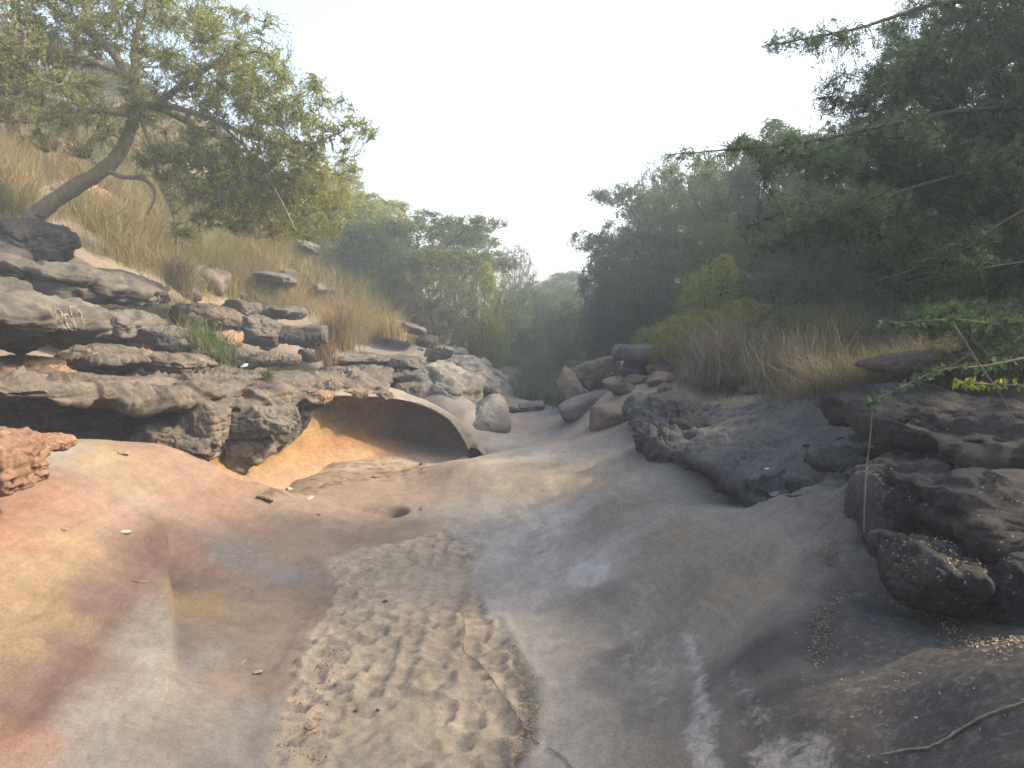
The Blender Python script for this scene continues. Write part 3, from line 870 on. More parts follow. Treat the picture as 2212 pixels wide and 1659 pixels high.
# --- pitted dark shelf on the right
SH = [  # front edge from far-left to near-right: (u, v of top edge, Y)
    (1372, 928, 6.3), (1390, 938, 5.8), (1440, 965, 5.3), (1500, 995, 4.8), (1560, 1030, 4.35), (1610, 1062, 3.98), (1680, 1082, 3.65), (1760, 1092, 3.4), (1860, 1080, 3.2), (1960, 1060, 3.0)]
secs = []
for i, (u, v, Y) in enumerate(SH):
    e = P(u, v, Y)
    f = i / (len(SH) - 1)
    th = .26 if i < 6 else .26 - .05 * (i - 5)
    u, v = u, v - 4
    b1 = P(u + 40 + 60 * f, v - 35 - 15 * f, Y + .8 + .2 * f); b2 = P(u + 90 + 100 * f, v - 62 - 62 * f, Y + 1.7 + .3 * f); b3 = off(b2, .2, .9, -.12)
    secs.append([off(b3, .1, .4, -.4), b3, b2, b1, off(e, .05, .12, .0), e, off(e, 0, .02, -th * .35), off(e, .06, .1, -th), off(e, .05, .08, -th - .25)])
shelf = loft("rock_shelf", secs, 420, 260, M_ROCK_SHELF, .09, 2.2, 25, rough=.085, strata=.01, dispmask=lambda vv_, uu_: 1 - .78 * np.exp(-((vv_ - .66) / .13) ** 2) + 0 * uu_)
tag(shelf, "wide pitted slate grey rock shelf with a sharp front edge on the right bank", "rock shelf")

RK = [
    # left bank
    ("boulder", "big dark boulder with scratched letters, jutting out over its shaded underside", (-330, 572, 182, 772), 5.6, 1.9, M_ROCK_GREY, dict(seed=11, planes=7, boxy=.65, roll=.22, noise_amp=.11, strata=.05, rough=.05, sharp=12)),
    ("boulder", "orange streaked rock wedged beneath the boulder with scratched letters", (-120, 765, 168, 850), 5.9, 1.1, M_ROCK_ORANGE, dict(seed=12, boxy=.4, roll=-.05, noise_amp=.09, strata=.09)),
    ("boulder", "humped dark boulder with a hollow face below the leaning trunk", (-10, 474, 165, 588), 8.6, 1.2, M_ROCK_DARK, dict(seed=13, boxy=.3, noise_amp=.16, rough=.05)),
    ("boulder", "small dark boulder partly out of view beside the humped boulder", (-90, 505, 28, 620), 7.6, .8, M_ROCK_DARK, dict(seed=14, boxy=.4, noise_amp=.1)),
    ("rock_slab", "long dark flat slab sloping down behind the boulder with scratched letters", (10, 556, 335, 662), 7.9, 2.0, M_ROCK_GREY, dict(seed=15, boxy=.8, roll=.24, noise_amp=.13, strata=.12, rough=.08, sharp=14)),
    ("rock_slab", "broad grey stepped slab in the middle of the left bank, right of the scratched boulder", (165, 662, 350, 745), 7.7, 1.3, M_ROCK_GREY, dict(seed=16, boxy=.8, roll=.16, noise_amp=.13, strata=.12, rough=.08, sharp=13)),
    ("rock_slab", "low cracked slab directly right of the orange streaked rock", (150, 740, 330, 806), 6.5, 1.0, M_ROCK_LEDGE, dict(seed=72, boxy=.8, roll=.06, noise_amp=.12, strata=.12, rough=.08, sharp=13)),
    ("rock_slab", "grey slab step between the stepped slab and the thin overhanging slab", (300, 700, 430, 750), 7.9, .9, M_ROCK_GREY, dict(seed=73, boxy=.8, roll=.12, noise_amp=.12, strata=.10, rough=.08, sharp=13)),
    ("rock", "flat brown stone under the notched pale stone", (420, 745, 530, 780), 8.3, .6, M_ROCK_LEDGE, dict(seed=74, boxy=.7, noise_amp=.14, rough=.08)),
    ("rock", "flat low stone on the ledge below the two square edged blocks", (560, 758, 650, 792), 9.0, .7, M_ROCK_LEDGE, dict(seed=75, boxy=.7, noise_amp=.14, rough=.06)),
    ("rock", "broken flat stone in the grass above the two square edged blocks", (560, 660, 660, 692), 10.6, .7, M_ROCK_GREY, dict(seed=76, boxy=.7, noise_amp=.14, rough=.06)),
    ("rock", "small broken crust of brown rock on the middle of the alcove lip", (735, 838, 800, 864), 7.85, .3, M_ROCK_BROWN, dict(seed=77, boxy=.6, noise_amp=.16, rough=.1, sharp=13)),
    ("rock", "second broken crust of brown rock where the alcove lip turns smooth", (795, 842, 852, 864), 8.0, .25, M_ROCK_BROWN, dict(seed=78, boxy=.6, noise_amp=.16, rough=.1, sharp=13)),
    ("rock_slab", "thin overhanging slab with a pointed end above the notched pale stone", (372, 655, 510, 724), 8.9, .9, M_ROCK_LEDGE, dict(seed=17, boxy=.6, roll=.14, strata=.1)),
    ("rock", "notched pale orange stone under the thin overhanging slab", (450, 712, 522, 762), 8.8, .6, M_ROCK_ORANGE, dict(seed=18, boxy=.3, noise_amp=.12)),
    ("rock", "tilted square edged block, left one of two in the grass line", (505, 680, 612, 752), 9.4, .7, M_ROCK_GREY, dict(seed=19, boxy=.9, planes=5, roll=.25, sharp=16, noise_amp=.05)),
    ("rock", "square edged dark block beside the grass tuft, right one of two in line", (600, 700, 712, 758), 9.8, .8, M_ROCK_GREY, dict(seed=20, boxy=.95, planes=4, roll=.08, sharp=18, noise_amp=.05)),
    ("rock", "small cubic block behind the thin overhanging slab", (488, 648, 546, 692), 9.9, .5, M_ROCK_GREY, dict(seed=21, boxy=.95, planes=4, sharp=14)),
    ("rock", "low grey block lying on top of the ledge", (318, 758, 452, 808), 7.0, .7, M_ROCK_LEDGE, dict(seed=22, boxy=.8, planes=5, roll=.1, strata=.08)),
    ("rock", "rounded grey lump resting behind the low block on the ledge", (335, 716, 400, 768), 7.6, .5, M_ROCK_GREY, dict(seed=23, boxy=.3)),
    ("rock", "knobbly brown stone balanced on the lip of the alcove", (690, 818, 744, 852), 7.85, .35, M_ROCK_BROWN, dict(seed=24, boxy=.3, noise_amp=.14)),
    ("rock", "small ragged brown stone at the left end of the alcove lip", (662, 840, 720, 872), 7.4, .3, M_ROCK_ORANGE, dict(seed=25, boxy=.3, noise_amp=.14, rough=.06)),
    ("rock", "cracked dark block under the ledge with a pale vein", (385, 852, 496, 962), 5.75, .5, M_ROCK_LEDGE, dict(seed=26, boxy=.9, planes=4, sharp=16, roll=-.08, noise_amp=.08, rough=.05, strata=.04)),
    ("rock", "smooth dark squared block under the ledge next to the alcove", (478, 866, 640, 948), 6.3, .7, M_ROCK_GREY, dict(seed=27, boxy=.9, planes=5, sharp=14, roll=-.12, noise_amp=.07, rough=.03)),
    ("rock", "wedge shaped stone with rusty patches at the foot of the ledge", (290, 900, 475, 1000), 5.6, .6, M_ROCK_LEDGE, dict(seed=28, boxy=.6, roll=.25, noise_amp=.13, rough=.08, sharp=12)),
    ("rock", "dark smooth sloping rock left of the alcove, under the squared block", (440, 925, 600, 1032), 6.25, .5, M_ROCK_BROWN, dict(seed=71, boxy=.5, roll=-.55, noise_amp=.06, sharp=10)),
    ("rock", "crumbling orange block with dark holes on the left end of the pink slab", (-110, 925, 84, 1075), 3.25, .45, M_ROCK_ORANGE, dict(seed=29, boxy=.9, planes=4, noise_amp=.10, strata=.10, rough=.04, sharp=14)),
    ("rock", "small ledge of orange rubble beside the crumbling orange block", (50, 935, 150, 978), 3.95, .35, M_ROCK_ORANGE, dict(seed=30, boxy=.7, noise_amp=.14, rough=.06, strata=.08)),
    # layered steps right of the ledge
    ("rock_slab", "topmost thin bright topped layer of the rock steps left of the channel", (705, 765, 880, 786), 11.0, 1.3, M_ROCK_LEDGE, dict(seed=31, boxy=.8, planes=5, strata=.2)),
    ("rock_slab", "second layer of the rock steps, with a dark line under it", (690, 784, 862, 806), 10.5, 1.3, M_ROCK_LEDGE, dict(seed=32, boxy=.8, planes=5, strata=.2)),
    ("rock_slab", "lowest broad layer of the rock steps just above the alcove", (740, 802, 850, 836), 9.9, 1.1, M_ROCK_LEDGE, dict(seed=33, boxy=.8, planes=5, strata=.2)),
    ("rock", "dark lens shaped block capping the stack at the end of the rock steps", (838, 768, 922, 800), 10.6, .7, M_ROCK_GREY, dict(seed=34, boxy=.7, planes=5)),
    ("rock", "shaded middle block of the stack at the end of the rock steps", (835, 796, 925, 830), 10.4, .8, M_ROCK_GREY, dict(seed=35, boxy=.7, planes=5)),
    ("rock", "shaded bottom block of the stack, resting on the alcove roof", (850, 822, 925, 858), 10.1, .8, M_ROCK_GREY, dict(seed=36, boxy=.7, planes=5)),
    ("rock", "pointed dark stone perched on the crest above the rock steps", (896, 722, 948, 752), 11.8, .4, M_ROCK_DARK, dict(seed=37, boxy=.3, roll=.1)),
    ("rock_slab", "tilted grey slab sloping down to the perched pointed stone", (830, 690, 922, 726), 13.0, .9, M_ROCK_GREY, dict(seed=38, boxy=.7, planes=5, roll=.32)),
    ("rock", "broken grey block behind the stack at the bank crest", (915, 745, 985, 790), 12.4, .9, M_ROCK_GREY, dict(seed=39, boxy=.6, roll=.25)),
    ("rock", "blocky grey stone half sunk in the slope beyond the crest", (960, 748, 1012, 792), 13.2, .7, M_ROCK_GREY, dict(seed=40, boxy=.7)),
    ("boulder", "smooth pale bulging boulder on the left side of the narrow channel", (972, 795, 1085, 888), 11.1, 1.0, M_ROCK_PALE, dict(seed=41, boxy=.5, roll=-.3, noise_amp=.12, sharp=10)),
    ("boulder", "rounded grey hump above the bulging boulder by the channel", (935, 765, 1092, 862), 12.2, 1.5, M_ROCK_PALE, dict(seed=42, boxy=.4, roll=.3, noise_amp=.14, sharp=9)),
    ("boulder", "grooved grey rock mass sloping to the channel behind the alcove", (865, 778, 1050, 930), 10.4, 1.5, M_ROCK_PALE, dict(seed=43, boxy=.4, roll=.5, noise_amp=.14, sharp=9, strata=.04)),
    ("boulder", "low smooth apron of pale rock running down beside the alcove mouth", (985, 850, 1105, 975), 10.0, 1.6, M_ROCK_PALE, dict(seed=70, boxy=.05, roll=.45, noise_amp=.10, sharp=4)),
    ("rock_slab", "long flat stone lying at the head of the channel", (1075, 798, 1140, 824), 15.6, .7, M_ROCK_BROWN, dict(seed=44, boxy=.8, roll=.15)),
    ("rock_slab", "shorter flat stone right of the long one at the channel head", (1130, 806, 1180, 826), 15.4, .6, M_ROCK_BROWN, dict(seed=45, boxy=.8)),
    ("rock", "light slab tipped over a dark chip in the middle of the channel", (1115, 866, 1178, 896), 11.6, .5, M_ROCK_PALE, dict(seed=46, boxy=.8, roll=-.25, planes=5)),
    ("rock", "dark chip of stone under the tipped light slab", (1092, 878, 1128, 894), 11.3, .25, M_ROCK_DARK, dict(seed=47, boxy=.5, roll=.3)),
    # right of the channel
    ("boulder", "leaning brown slab of rock with a dark end, right of the green weeds", (1198, 790, 1262, 880), 11.0, .8, M_ROCK_BROWN, dict(seed=48, boxy=.6, roll=-.75, planes=5)),
    ("boulder", "pale smooth boulder with a shaded hollow below, at the right edge of the channel", (1206, 836, 1338, 914), 9.7, 1.0, M_ROCK_PALE, dict(seed=49, boxy=.2, roll=-.32, noise_amp=.08, sharp=6)),
    ("boulder", "rounded brown boulder tucked against the dark pitted rock", (1273, 868, 1362, 948), 7.9, .8, M_ROCK_BROWN, dict(seed=50, boxy=.2, roll=-.2, noise_amp=.06, sharp=6)),
    ("rock", "yellowish lichen stained sloping rock behind the pale boulder", (1230, 765, 1345, 845), 11.2, 1.0, M_ROCK_BROWN, dict(seed=51, boxy=.3, roll=-.45)),
    ("rock_slab", "flat capping slab at the top of the stacked rocks on the right", (1325, 742, 1442, 782), 9.6, 1.1, M_ROCK_GREY, dict(seed=52, boxy=.75, planes=6, noise_amp=.06)),
    ("rock_slab", "brown topped slab partly under grass beside the capping slab", (1400, 748, 1500, 800), 9.9, 1.0, M_ROCK_GREY, dict(seed=53, boxy=.6)),
    ("rock", "dark block holding up the capping slab", (1338, 772, 1420, 830), 9.5, .8, M_ROCK_DARK, dict(seed=54, boxy=.7)),
    ("rock", "pointed dark rock jutting left below the stacked rocks", (1336, 812, 1440, 868), 8.9, .7, M_ROCK_DARK, dict(seed=55, boxy=.4, roll=.1)),
    ("rock", "small angular rock right of the pointed jutting one", (1400, 795, 1500, 850), 9.2, .7, M_ROCK_GREY, dict(seed=56, boxy=.5, roll=.15)),
    ("boulder", "jagged blue grey pitted rock above the left end of the shelf", (1345, 845, 1524, 945), 7.0, 1.2, M_ROCK_SHELF, dict(seed=57, boxy=.4, roll=-.15, noise_amp=.10, rough=.09)),
    ("rock", "dark angular rock between the jagged pitted rock and the grass", (1440, 900, 1560, 950), 6.4, .8, M_ROCK_DARK, dict(seed=58, boxy=.5, noise_amp=.12, rough=.05)),
    ("boulder", "large black lichened boulder under the hanging branches, uppermost of the right hand pile", (1855, 835, 2420, 1015), 3.5, 1.6, M_ROCK_DARK, dict(seed=60, boxy=.6, roll=.10, noise_amp=.15, rough=.07, strata=.06, sharp=14)),
    ("boulder", "massive dark overhanging boulder speckled with fallen leaves, middle of the right hand pile", (1878, 985, 2400, 1190), 2.85, 1.2, M_ROCK_DARK, dict(seed=61, boxy=.6, roll=.12, noise_amp=.14, rough=.07, strata=.06, sharp=14)),
    ("boulder", "rounded dark boulder at the lower left of the right hand pile", (1900, 1155, 2130, 1310), 2.42, .5, M_ROCK_DARK, dict(seed=62, boxy=.25, roll=.12, noise_amp=.09, rough=.02)),
    ("boulder", "dark boulder at the picture edge, lowest of the right hand pile", (2105, 1165, 2330, 1400), 2.3, .6, M_ROCK_DARK, dict(seed=63, boxy=.5, roll=.2, noise_amp=.14, rough=.07, sharp=12)),
    ("rock", "grey fluted stone pillar under the overhanging boulder", (1828, 1010, 1935, 1210), 2.95, .4, M_ROCK_SHELF, dict(seed=64, boxy=.2, roll=-.15, noise_amp=.12, sharp=6)),
    ("rock_slab", "brown slab with a dark hollow underneath, behind the black lichened boulder", (1882, 755, 2085, 812), 4.9, .9, M_ROCK_BROWN, dict(seed=65, boxy=.5, roll=-.12, noise_amp=.10)),
    ("rock", "small dark wedge shaped stone lying on the shelf", (1698, 1030, 1760, 1075), 3.75, .2, M_ROCK_DARK, dict(seed=66, boxy=.3, sharp=14)),
    ("rock", "low lump of grey rock at the right end of the shelf", (1760, 960, 1890, 1030), 3.9, .6, M_ROCK_SHELF, dict(seed=67, boxy=.3, noise_amp=.14, rough=.06)),
    ("rock", "brownish stones edging the sand patch behind the shelf", (1600, 832, 1662, 858), 6.9, .3, M_ROCK_BROWN, dict(seed=68, boxy=.5)),
]
for q_, (bx, Y_, lb) in enumerate((((90, 300, 190, 380), 14.5, "pinkish rock outcrop on the slope left of the leaning trunk's fork"), ((130, 395, 250, 470), 12.5, "pinkish rock behind the lower part of the leaning trunk"), ((-40, 100, 120, 190), 19, "pale rock band near the top of the left hill at the picture edge"),
        ((330, 350, 460, 420), 16, "pale rock showing between the hanging twigs right of the leaning trunk"), ((60, 210, 200, 275), 17, "pale boulder high on the hill behind the fork of the leaning tree"), ((640, 520, 690, 550), 15.5, "small grey stone high in the grass of the left slope"), ((560, 585, 640, 615), 13, "grey stone half hidden in the middle of the grassy slope"),
        ((520, 545, 560, 570), 14.5, "small dark stone in the upper grass of the left slope"), ((680, 610, 730, 640), 14.2, "dark stone low in the grass under the yellow green bushes"), ((460, 520, 530, 555), 14.5, "dark rock under the hanging branch tips on the slope"))):
    RK.append(("rock", lb, bx, Y_, 1.2, M_ROCK_ORANGE if q_ in (0, 1) else (M_ROCK_PALE if q_ < 5 else M_ROCK_GREY), dict(seed=90 + q_, boxy=.4, roll=.3, noise_amp=.12, strata=.06, sub=5)))
ROCKS = []
for nm, lab, box, Y, dep, mt, kw in RK:
    ROCKS.append(rock(nm, lab, box, Y, dep, mt, cat=nm.replace('_', ' '), **kw))
boulder0 = ROCKS[0]

# loose stones strewn about, four shapes copied
def strew(n, polys_px, yr, label, group, mat, seed, smin, smax):
    r_ = np.random.default_rng(seed); protos = []
    for q_ in range(4):
        W, F = rock_mesh(None, (.5, .38, .26), 0, 0, seed + q_, sub=4, boxy=.6, planes=8, sharp=12, noise_amp=.12, strata=.05)
        protos.append(np_mesh("stone", W, F, True)); protos[-1].materials.append(mat)
    k = 0; tries = 0
    while k < n and tries < 60:
        tries += 1
        u = r_.uniform(min(a for q in polys_px for a, b in q), max(a for q in polys_px for a, b in q), 40)
        v = r_.uniform(min(b for q in polys_px for a, b in q), max(b for q in polys_px for a, b in q), 40)
        ok = np.zeros(40, bool)
        for q in polys_px: ok |= poly_sd(u, v, q) > 0
        for uu_, vv_ in zip(u[ok], v[ok]):
            p_ = hit(uu_, vv_, yr[0], yr[1])
            if not (yr[0] < p_[1] < yr[1]) or k >= n: continue
            sz = smin * (smax / smin) ** (r_.random() ** 2)
            o = bpy.data.objects.new("stone", protos[k % 4]); COL.objects.link(o)
            o.location = (p_[0], p_[1], float(zat(p_[0], p_[1])) + sz * .08); o.scale = (sz, sz, sz * r_.uniform(.7, 1.2)); o.rotation_euler = (r_.uniform(-.3, .3), r_.uniform(-.3, .3), r_.uniform(0, 6.3))
            tag(o, label, "stone", group); k += 1


strew(60, [[(180, 640), (480, 600), (760, 690), (700, 830), (230, 830)], [(860, 690), (1040, 740), (1060, 800), (880, 770)]], (6, 16), "loose grey stone lying among others on the ledges of the left bank", "loose stones on the left bank ledges", M_ROCK_GREY, 501, .12, .45)
strew(20, [[(340, 500), (620, 480), (840, 650), (700, 680), (400, 620)], [(0, 250), (300, 300), (200, 430), (0, 420)]], (8, 26), "loose stone showing through the dry grass of the left slope", "loose stones in the slope grass", M_ROCK_LEDGE, 502, .2, .8)
strew(60, [[(1070, 780), (1240, 770), (1260, 870), (1110, 850)], [(1240, 780), (1500, 790), (1480, 880), (1340, 870)]], (8, 22), "loose stone in the rubble at the head of the channel", "rubble stones at the channel head", M_ROCK_BROWN, 503, .12, .45)
strew(14, [[(1540, 850), (1880, 850), (1900, 1060), (1680, 1060), (1560, 960)]], (2.8, 7.5), "small dark stone lying on the pitted shelf", "small stones on the pitted shelf", M_ROCK_SHELF, 504, .05, .22)

# letters scratched on the big boulder, laid on its surface
def surface_stroke(obj, strokes, name, width, mat):
    me = obj.data
    co = np.empty(len(me.vertices) * 3, np.float32); me.vertices.foreach_get("co", co); co = co.reshape(-1, 3).astype(float) + np.array(obj.location)
    F = [tuple(p.vertices) for p in me.polygons]
    bvh = BVHTree.FromPolygons([tuple(c) for c in co], F)
    mb = MB()
    for st in strokes:
        q = catmull(np.array(st, float), 8 * len(st)); pts = []; nn = []
        for u, v in q:
            d = Vector(ray(u, v)).normalized()
            loc, nr, _, _ = bvh.ray_cast(Vector(EYE), d)
            if loc is None: continue
            pts.append(np.array(loc)); nn.append(np.array(nr))
        if len(pts) < 3: continue
        pts = np.array(pts); nn = np.array(nn)
        t = np.gradient(pts, axis=0); s = np.cross(t, nn); s /= np.linalg.norm(s, axis=1, keepdims=True) + 1e-9
        w = width * (0.8 + .4 * rng.random(len(pts)))[:, None]
        A = np.stack([pts - s * w - nn * .004, pts - s * w * .5 + nn * .005, pts + s * w * .5 + nn * .005, pts + s * w - nn * .004], 1)
        mb.add(A.reshape(-1, 3), grid_faces(len(pts), 4))
    if not mb.V: return None
    me2 = mb.mesh(name)
    o = link(name, me2, mat)
    o.parent = obj; o.matrix_parent_inverse = obj.matrix_world.inverted()
    return o


bpy.context.view_layer.update()
k_ = 600 / 2212 * 2212 / 4096  # crop pixels -> survey pixels
def cp(pts): return [(x * 600 / 2212 * .54004, (1050 + y * 450 / 1659) * .54004) for x, y in pts]


LET = [cp([(790, 650), (830, 780), (880, 900), (930, 1000), (965, 1040)]), cp([(820, 700), (860, 690), (900, 740), (915, 810), (890, 870), (860, 850)]), cp([(900, 880), (950, 960), (1015, 1015)]),
       cp([(970, 870), (950, 780), (1000, 775), (1050, 860), (1100, 920), (1115, 980), (1060, 990), (1000, 950), (970, 870)]),
       cp([(1110, 650), (1030, 660), (1040, 740), (1070, 830), (1110, 930), (1125, 1020)]), cp([(1125, 1020), (1085, 1010)]), cp([(1150, 680), (1190, 780), (1215, 880)]), cp([(1215, 970), (1175, 1015)])]
letters = surface_stroke(boulder0, LET, "scratched_lettering", .0075, M_PAINT)
if letters: letters["label"] = "pale chalky scratched letters P o U on the boulder face"

# ---------------------------------------------------------------- trees
def leaf_quads(c, d, L, W, r_):
    """rhombic leaves: centres c, directions d (n,3), length L, width W"""
    n = len(c)
    up = r_.normal(size=(n, 3)); up[:, 2] += .8
    s = np.cross(d, up); s /= np.linalg.norm(s, axis=1, keepdims=True) + 1e-9
    L = L[:, None]; W = W[:, None]
    V = np.stack([c - d * L * .5, c + s * W * .5, c + d * L * .5, c - s * W * .5], 1)
    return V.reshape(-1, 3), np.arange(n * 4).reshape(n, 4)


def curve_to(a, da, b, n, r_, wig, droop):
    """curved shoot from a (heading da) to b"""
    L = np.linalg.norm(b - a); t = np.linspace(0, 1, n)[:, None]
    c1 = a + da * L * .35; c2 = b - (b - a) * .3 + np.array([0, 0, droop * L])
    q = (1 - t) ** 3 * a + 3 * (1 - t) ** 2 * t * c1 + 3 * (1 - t) * t ** 2 * c2 + t ** 3 * b
    w = np.cumsum(r_.normal(size=(n, 3)), 0) * wig * L / n
    return q + w * t * (1 - t) * 2 + w * t * .3


def sample_lobes(lobes, n, r_, shell=.35):
    w = np.array([l[2] for l in lobes], float); w /= w.sum()
    k = r_.choice(len(lobes), n, p=w)
    d = r_.normal(size=(n, 3)); d /= np.linalg.norm(d, axis=1, keepdims=True)
    r = (shell + (1 - shell) * r_.random(n)) ** .5
    C = np.array([l[0] for l in lobes]); R = np.array([np.broadcast_to(l[1], 3) for l in lobes])
    return C[k] + d * r[:, None] * R[k]


def nearest(q, pool):
    out = np.empty(len(q), int); dist = np.empty(len(q))
    pp = (pool ** 2).sum(1)
    for s in range(0, len(q), 800):
        d2 = pp[None] - 2 * q[s:s + 800] @ pool.T
        j = d2.argmin(1); out[s:s + 800] = j
        dist[s:s + 800] = np.sqrt(np.maximum(d2[np.arange(len(j)), j] + (q[s:s + 800] ** 2).sum(1), 0))
    return out, dist


def build_tree(limbs, lobes, nb=120, nt_=2200, leaves=14, leafL=.045, leafW=.02, r_tip=.008, seed=1, droop=.05, twig_r=.0025, shell=.3, pinnate=False, twig_len=None, maxtw=None, leaf_to_twig=1.0):
    """limbs: [(points (n,3), r0, r1)] ; returns (wood mesh data, leaf arrays)"""
    r_ = np.random.default_rng(seed)
    wood = MB(); pool = []; pdir = []
    def addpool(q):
        pool.append(q); t = np.gradient(q, axis=0); t /= np.linalg.norm(t, axis=1, keepdims=True) + 1e-9; pdir.append(t)
    for pts, r0, r1 in limbs:
        n = max(8, len(pts) * 8); q = catmull(np.array(pts, float), n)
        q[1:] += r_.normal(size=(n - 1, 3)) * min(r0 * .06, .004)
        rr = np.linspace(r0, r1, n) * (1 + .10 * vnoise(np.stack([np.arange(n) * .35, np.zeros(n), np.full(n, seed + .5)], 1), 5))
        wood.add(*tube(q, rr, 10 if r0 > .05 else 7)); addpool(q[n // 5:])
    cent = np.concatenate(pool)
    T = sample_lobes(lobes, nb, r_, shell * .5)
    j, d = nearest(T, cent); order = np.argsort(d)
    for i in order:
        pl = np.concatenate(pool); dl = np.concatenate(pdir)
        dd = ((pl - T[i]) ** 2).sum(1); k = dd.argmin(); L = math.sqrt(dd[k])
        if L < .05: continue
        head = dl[k] * .8 + (T[i] - pl[k]) / L * .5 + r_.normal(size=3) * .25; head /= np.linalg.norm(head)
        n = max(6, int(L / .07)); q = curve_to(pl[k], head, T[i], n, r_, .9, droop)
        wood.add(*tube(q, np.linspace(r_tip * (1 + 1.6 * min(L, 1.2)), r_tip * .45, n), 5)); addpool(q)
    pl = np.concatenate(pool); dl = np.concatenate(pdir)
    T = sample_lobes(lobes, nt_, r_, shell)
    k, L = nearest(T, pl)
    if maxtw is not None:
        kk = L > maxtw; T[kk] = pl[k[kk]] + (T[kk] - pl[k[kk]]) * (maxtw / L[kk])[:, None] * r_.uniform(.6, 1.0, kk.sum())[:, None]
        L = np.linalg.norm(T - pl[k], axis=1)
    ok = L > .03; T, k, L = T[ok], k[ok], L[ok]
    head = dl[k] * .7 + (T - pl[k]) / L[:, None] * .5 + r_.normal(size=T.shape) * .3
    head /= np.linalg.norm(head, axis=1, keepdims=True)
    n = 7; t = np.linspace(0, 1, n)[None, :, None]
    a = pl[k][:, None]; b = T[:, None]; LL = L[:, None, None]
    c1 = a + head[:, None] * LL * .4; c2 = b - (b - a) * .3 + np.array([0, 0, droop]) * LL
    Q = (1 - t) ** 3 * a + 3 * (1 - t) ** 2 * t * c1 + 3 * (1 - t) * t ** 2 * c2 + t ** 3 * b      # (m,n,3)
    Q = Q + r_.normal(size=Q.shape) * .05 * LL * (t > 0)
    m = len(Q)
    tg = np.gradient(Q, axis=1); tg /= np.linalg.norm(tg, axis=2, keepdims=True) + 1e-9
    s = np.cross(tg, np.array([.3, .2, 1.0])); s /= np.linalg.norm(s, axis=2, keepdims=True) + 1e-9
    s2 = np.cross(tg, s); rad = np.linspace(twig_r * 1.6, twig_r * .6, n)[None, :, None]
    V = np.stack([Q + s * rad, Q - s * rad * .5 + s2 * rad * .87, Q - s * rad * .5 - s2 * rad * .87], 2)  # m,n,3,3
    base = (np.arange(m) * n * 3)[:, None, None]
    gi = np.arange(n * 3).reshape(n, 3); gi = np.concatenate([gi, gi[:, :1]], 1)
    f = np.stack([gi[:-1, :-1], gi[:-1, 1:], gi[1:, 1:], gi[1:, :-1]], -1).reshape(-1, 4)
    F = (base + f[None]).reshape(-1, 4)
    twV, twF = V.reshape(-1, 3), F
    # leaves along the outer part of twigs and shoots
    tt = r_.uniform(.15, 1.0, (m, leaves)); idx = tt * (n - 1); i0 = np.clip(idx.astype(int), 0, n - 2); fr = (idx - i0)[..., None]
    ar = np.arange(m)[:, None]
    c = Q[ar, i0] * (1 - fr) + Q[ar, i0 + 1] * fr; dd = tg[ar, i0]
    c = c.reshape(-1, 3); dd = dd.reshape(-1, 3)
    ld = dd * .5 + r_.normal(size=c.shape) * .6; ld /= np.linalg.norm(ld, axis=1, keepdims=True)
    if pinnate:
        # each leaf: a rachis with paired narrow leaflets
        n0 = len(c); Lr = leafL * r_.uniform(.7, 1.3, n0); prs = 6
        up = r_.normal(size=(n0, 3)); up[:, 2] += 1.0; sd = np.cross(ld, up); sd /= np.linalg.norm(sd, axis=1, keepdims=True) + 1e-9
        cs = []; ds = []; ls = []
        for q in range(prs):
            for sg in (-1, 1):
                base_ = c + ld * (Lr * (q + .5) / prs)[:, None]
                dv = sd * sg + ld * .35; dv /= np.linalg.norm(dv, axis=1, keepdims=True)
                ll = leafW * (1 - .45 * abs(q - 2.5) / 2.5) * np.ones(n0)
                cs.append(base_ + dv * (ll * .5)[:, None]); ds.append(dv); ls.append(ll)
        c = np.concatenate(cs); ld = np.concatenate(ds); Ls = np.concatenate(ls)
        lv, lf = leaf_quads(c, ld, Ls, Lr.repeat(1)[0] / prs * .8 * np.ones(len(c)), r_)
    else:
        c = c + ld * leafL * .4
        lv, lf = leaf_quads(c, ld, leafL * r_.uniform(.6, 1.4, len(c)), leafW * r_.uniform(.7, 1.3, len(c)), r_)
    return wood, (twV, twF), (lv, lf)


def emit_tree(name, label, cat, built, loc, bark, leafm, group=None, twig_mat=None, rot=0.0, scale=None, crown_name="crown"):
    wood, tw, lv = built
    root = bpy.data.objects.new(name, None); COL.objects.link(root); root.location = loc; root.rotation_euler = (0, 0, rot)
    root.empty_display_size = .3
    if scale is not None: root.scale = scale
    tag(root, label, cat, group)
    loc0 = np.zeros(3) if scale is not None else np.asarray(loc, float)
    w = MB()
    for V, F in zip(wood.V, wood.F): pass
    wm = np_mesh("trunk", np.concatenate(wood.V) - loc0, wood.F, True)
    link("trunk", wm, bark, root)
    mb = MB(); mb.add(tw[0] - loc0, tw[1], 1); mb.add(lv[0] - loc0, lv[1], 0)
    cm = mb.mesh(crown_name, smooth=False); link(crown_name, cm, [leafm, twig_mat or bark], root)
    return root


def copy_thing(root, loc, rot, scale, label, cat=None, group=None, mats=None):
    r = root.copy(); COL.objects.link(r); r.location = loc; r.rotation_euler = (0, 0, rot); r.scale = scale
    r["label"] = label
    if cat: r["category"] = cat
    if group: r["group"] = group
    elif "group" in r: del r["group"]
    for ch in root.children:
        c = ch.copy(); COL.objects.link(c); c.parent = r
        if mats is not None and c.material_slots:
            c.material_slots[0].link = 'OBJECT'
            c.material_slots[0].material = mats[1] if 'trunk' not in c.name else mats[0]
    return r


def px(pts): return np.array([P(*p) for p in pts])


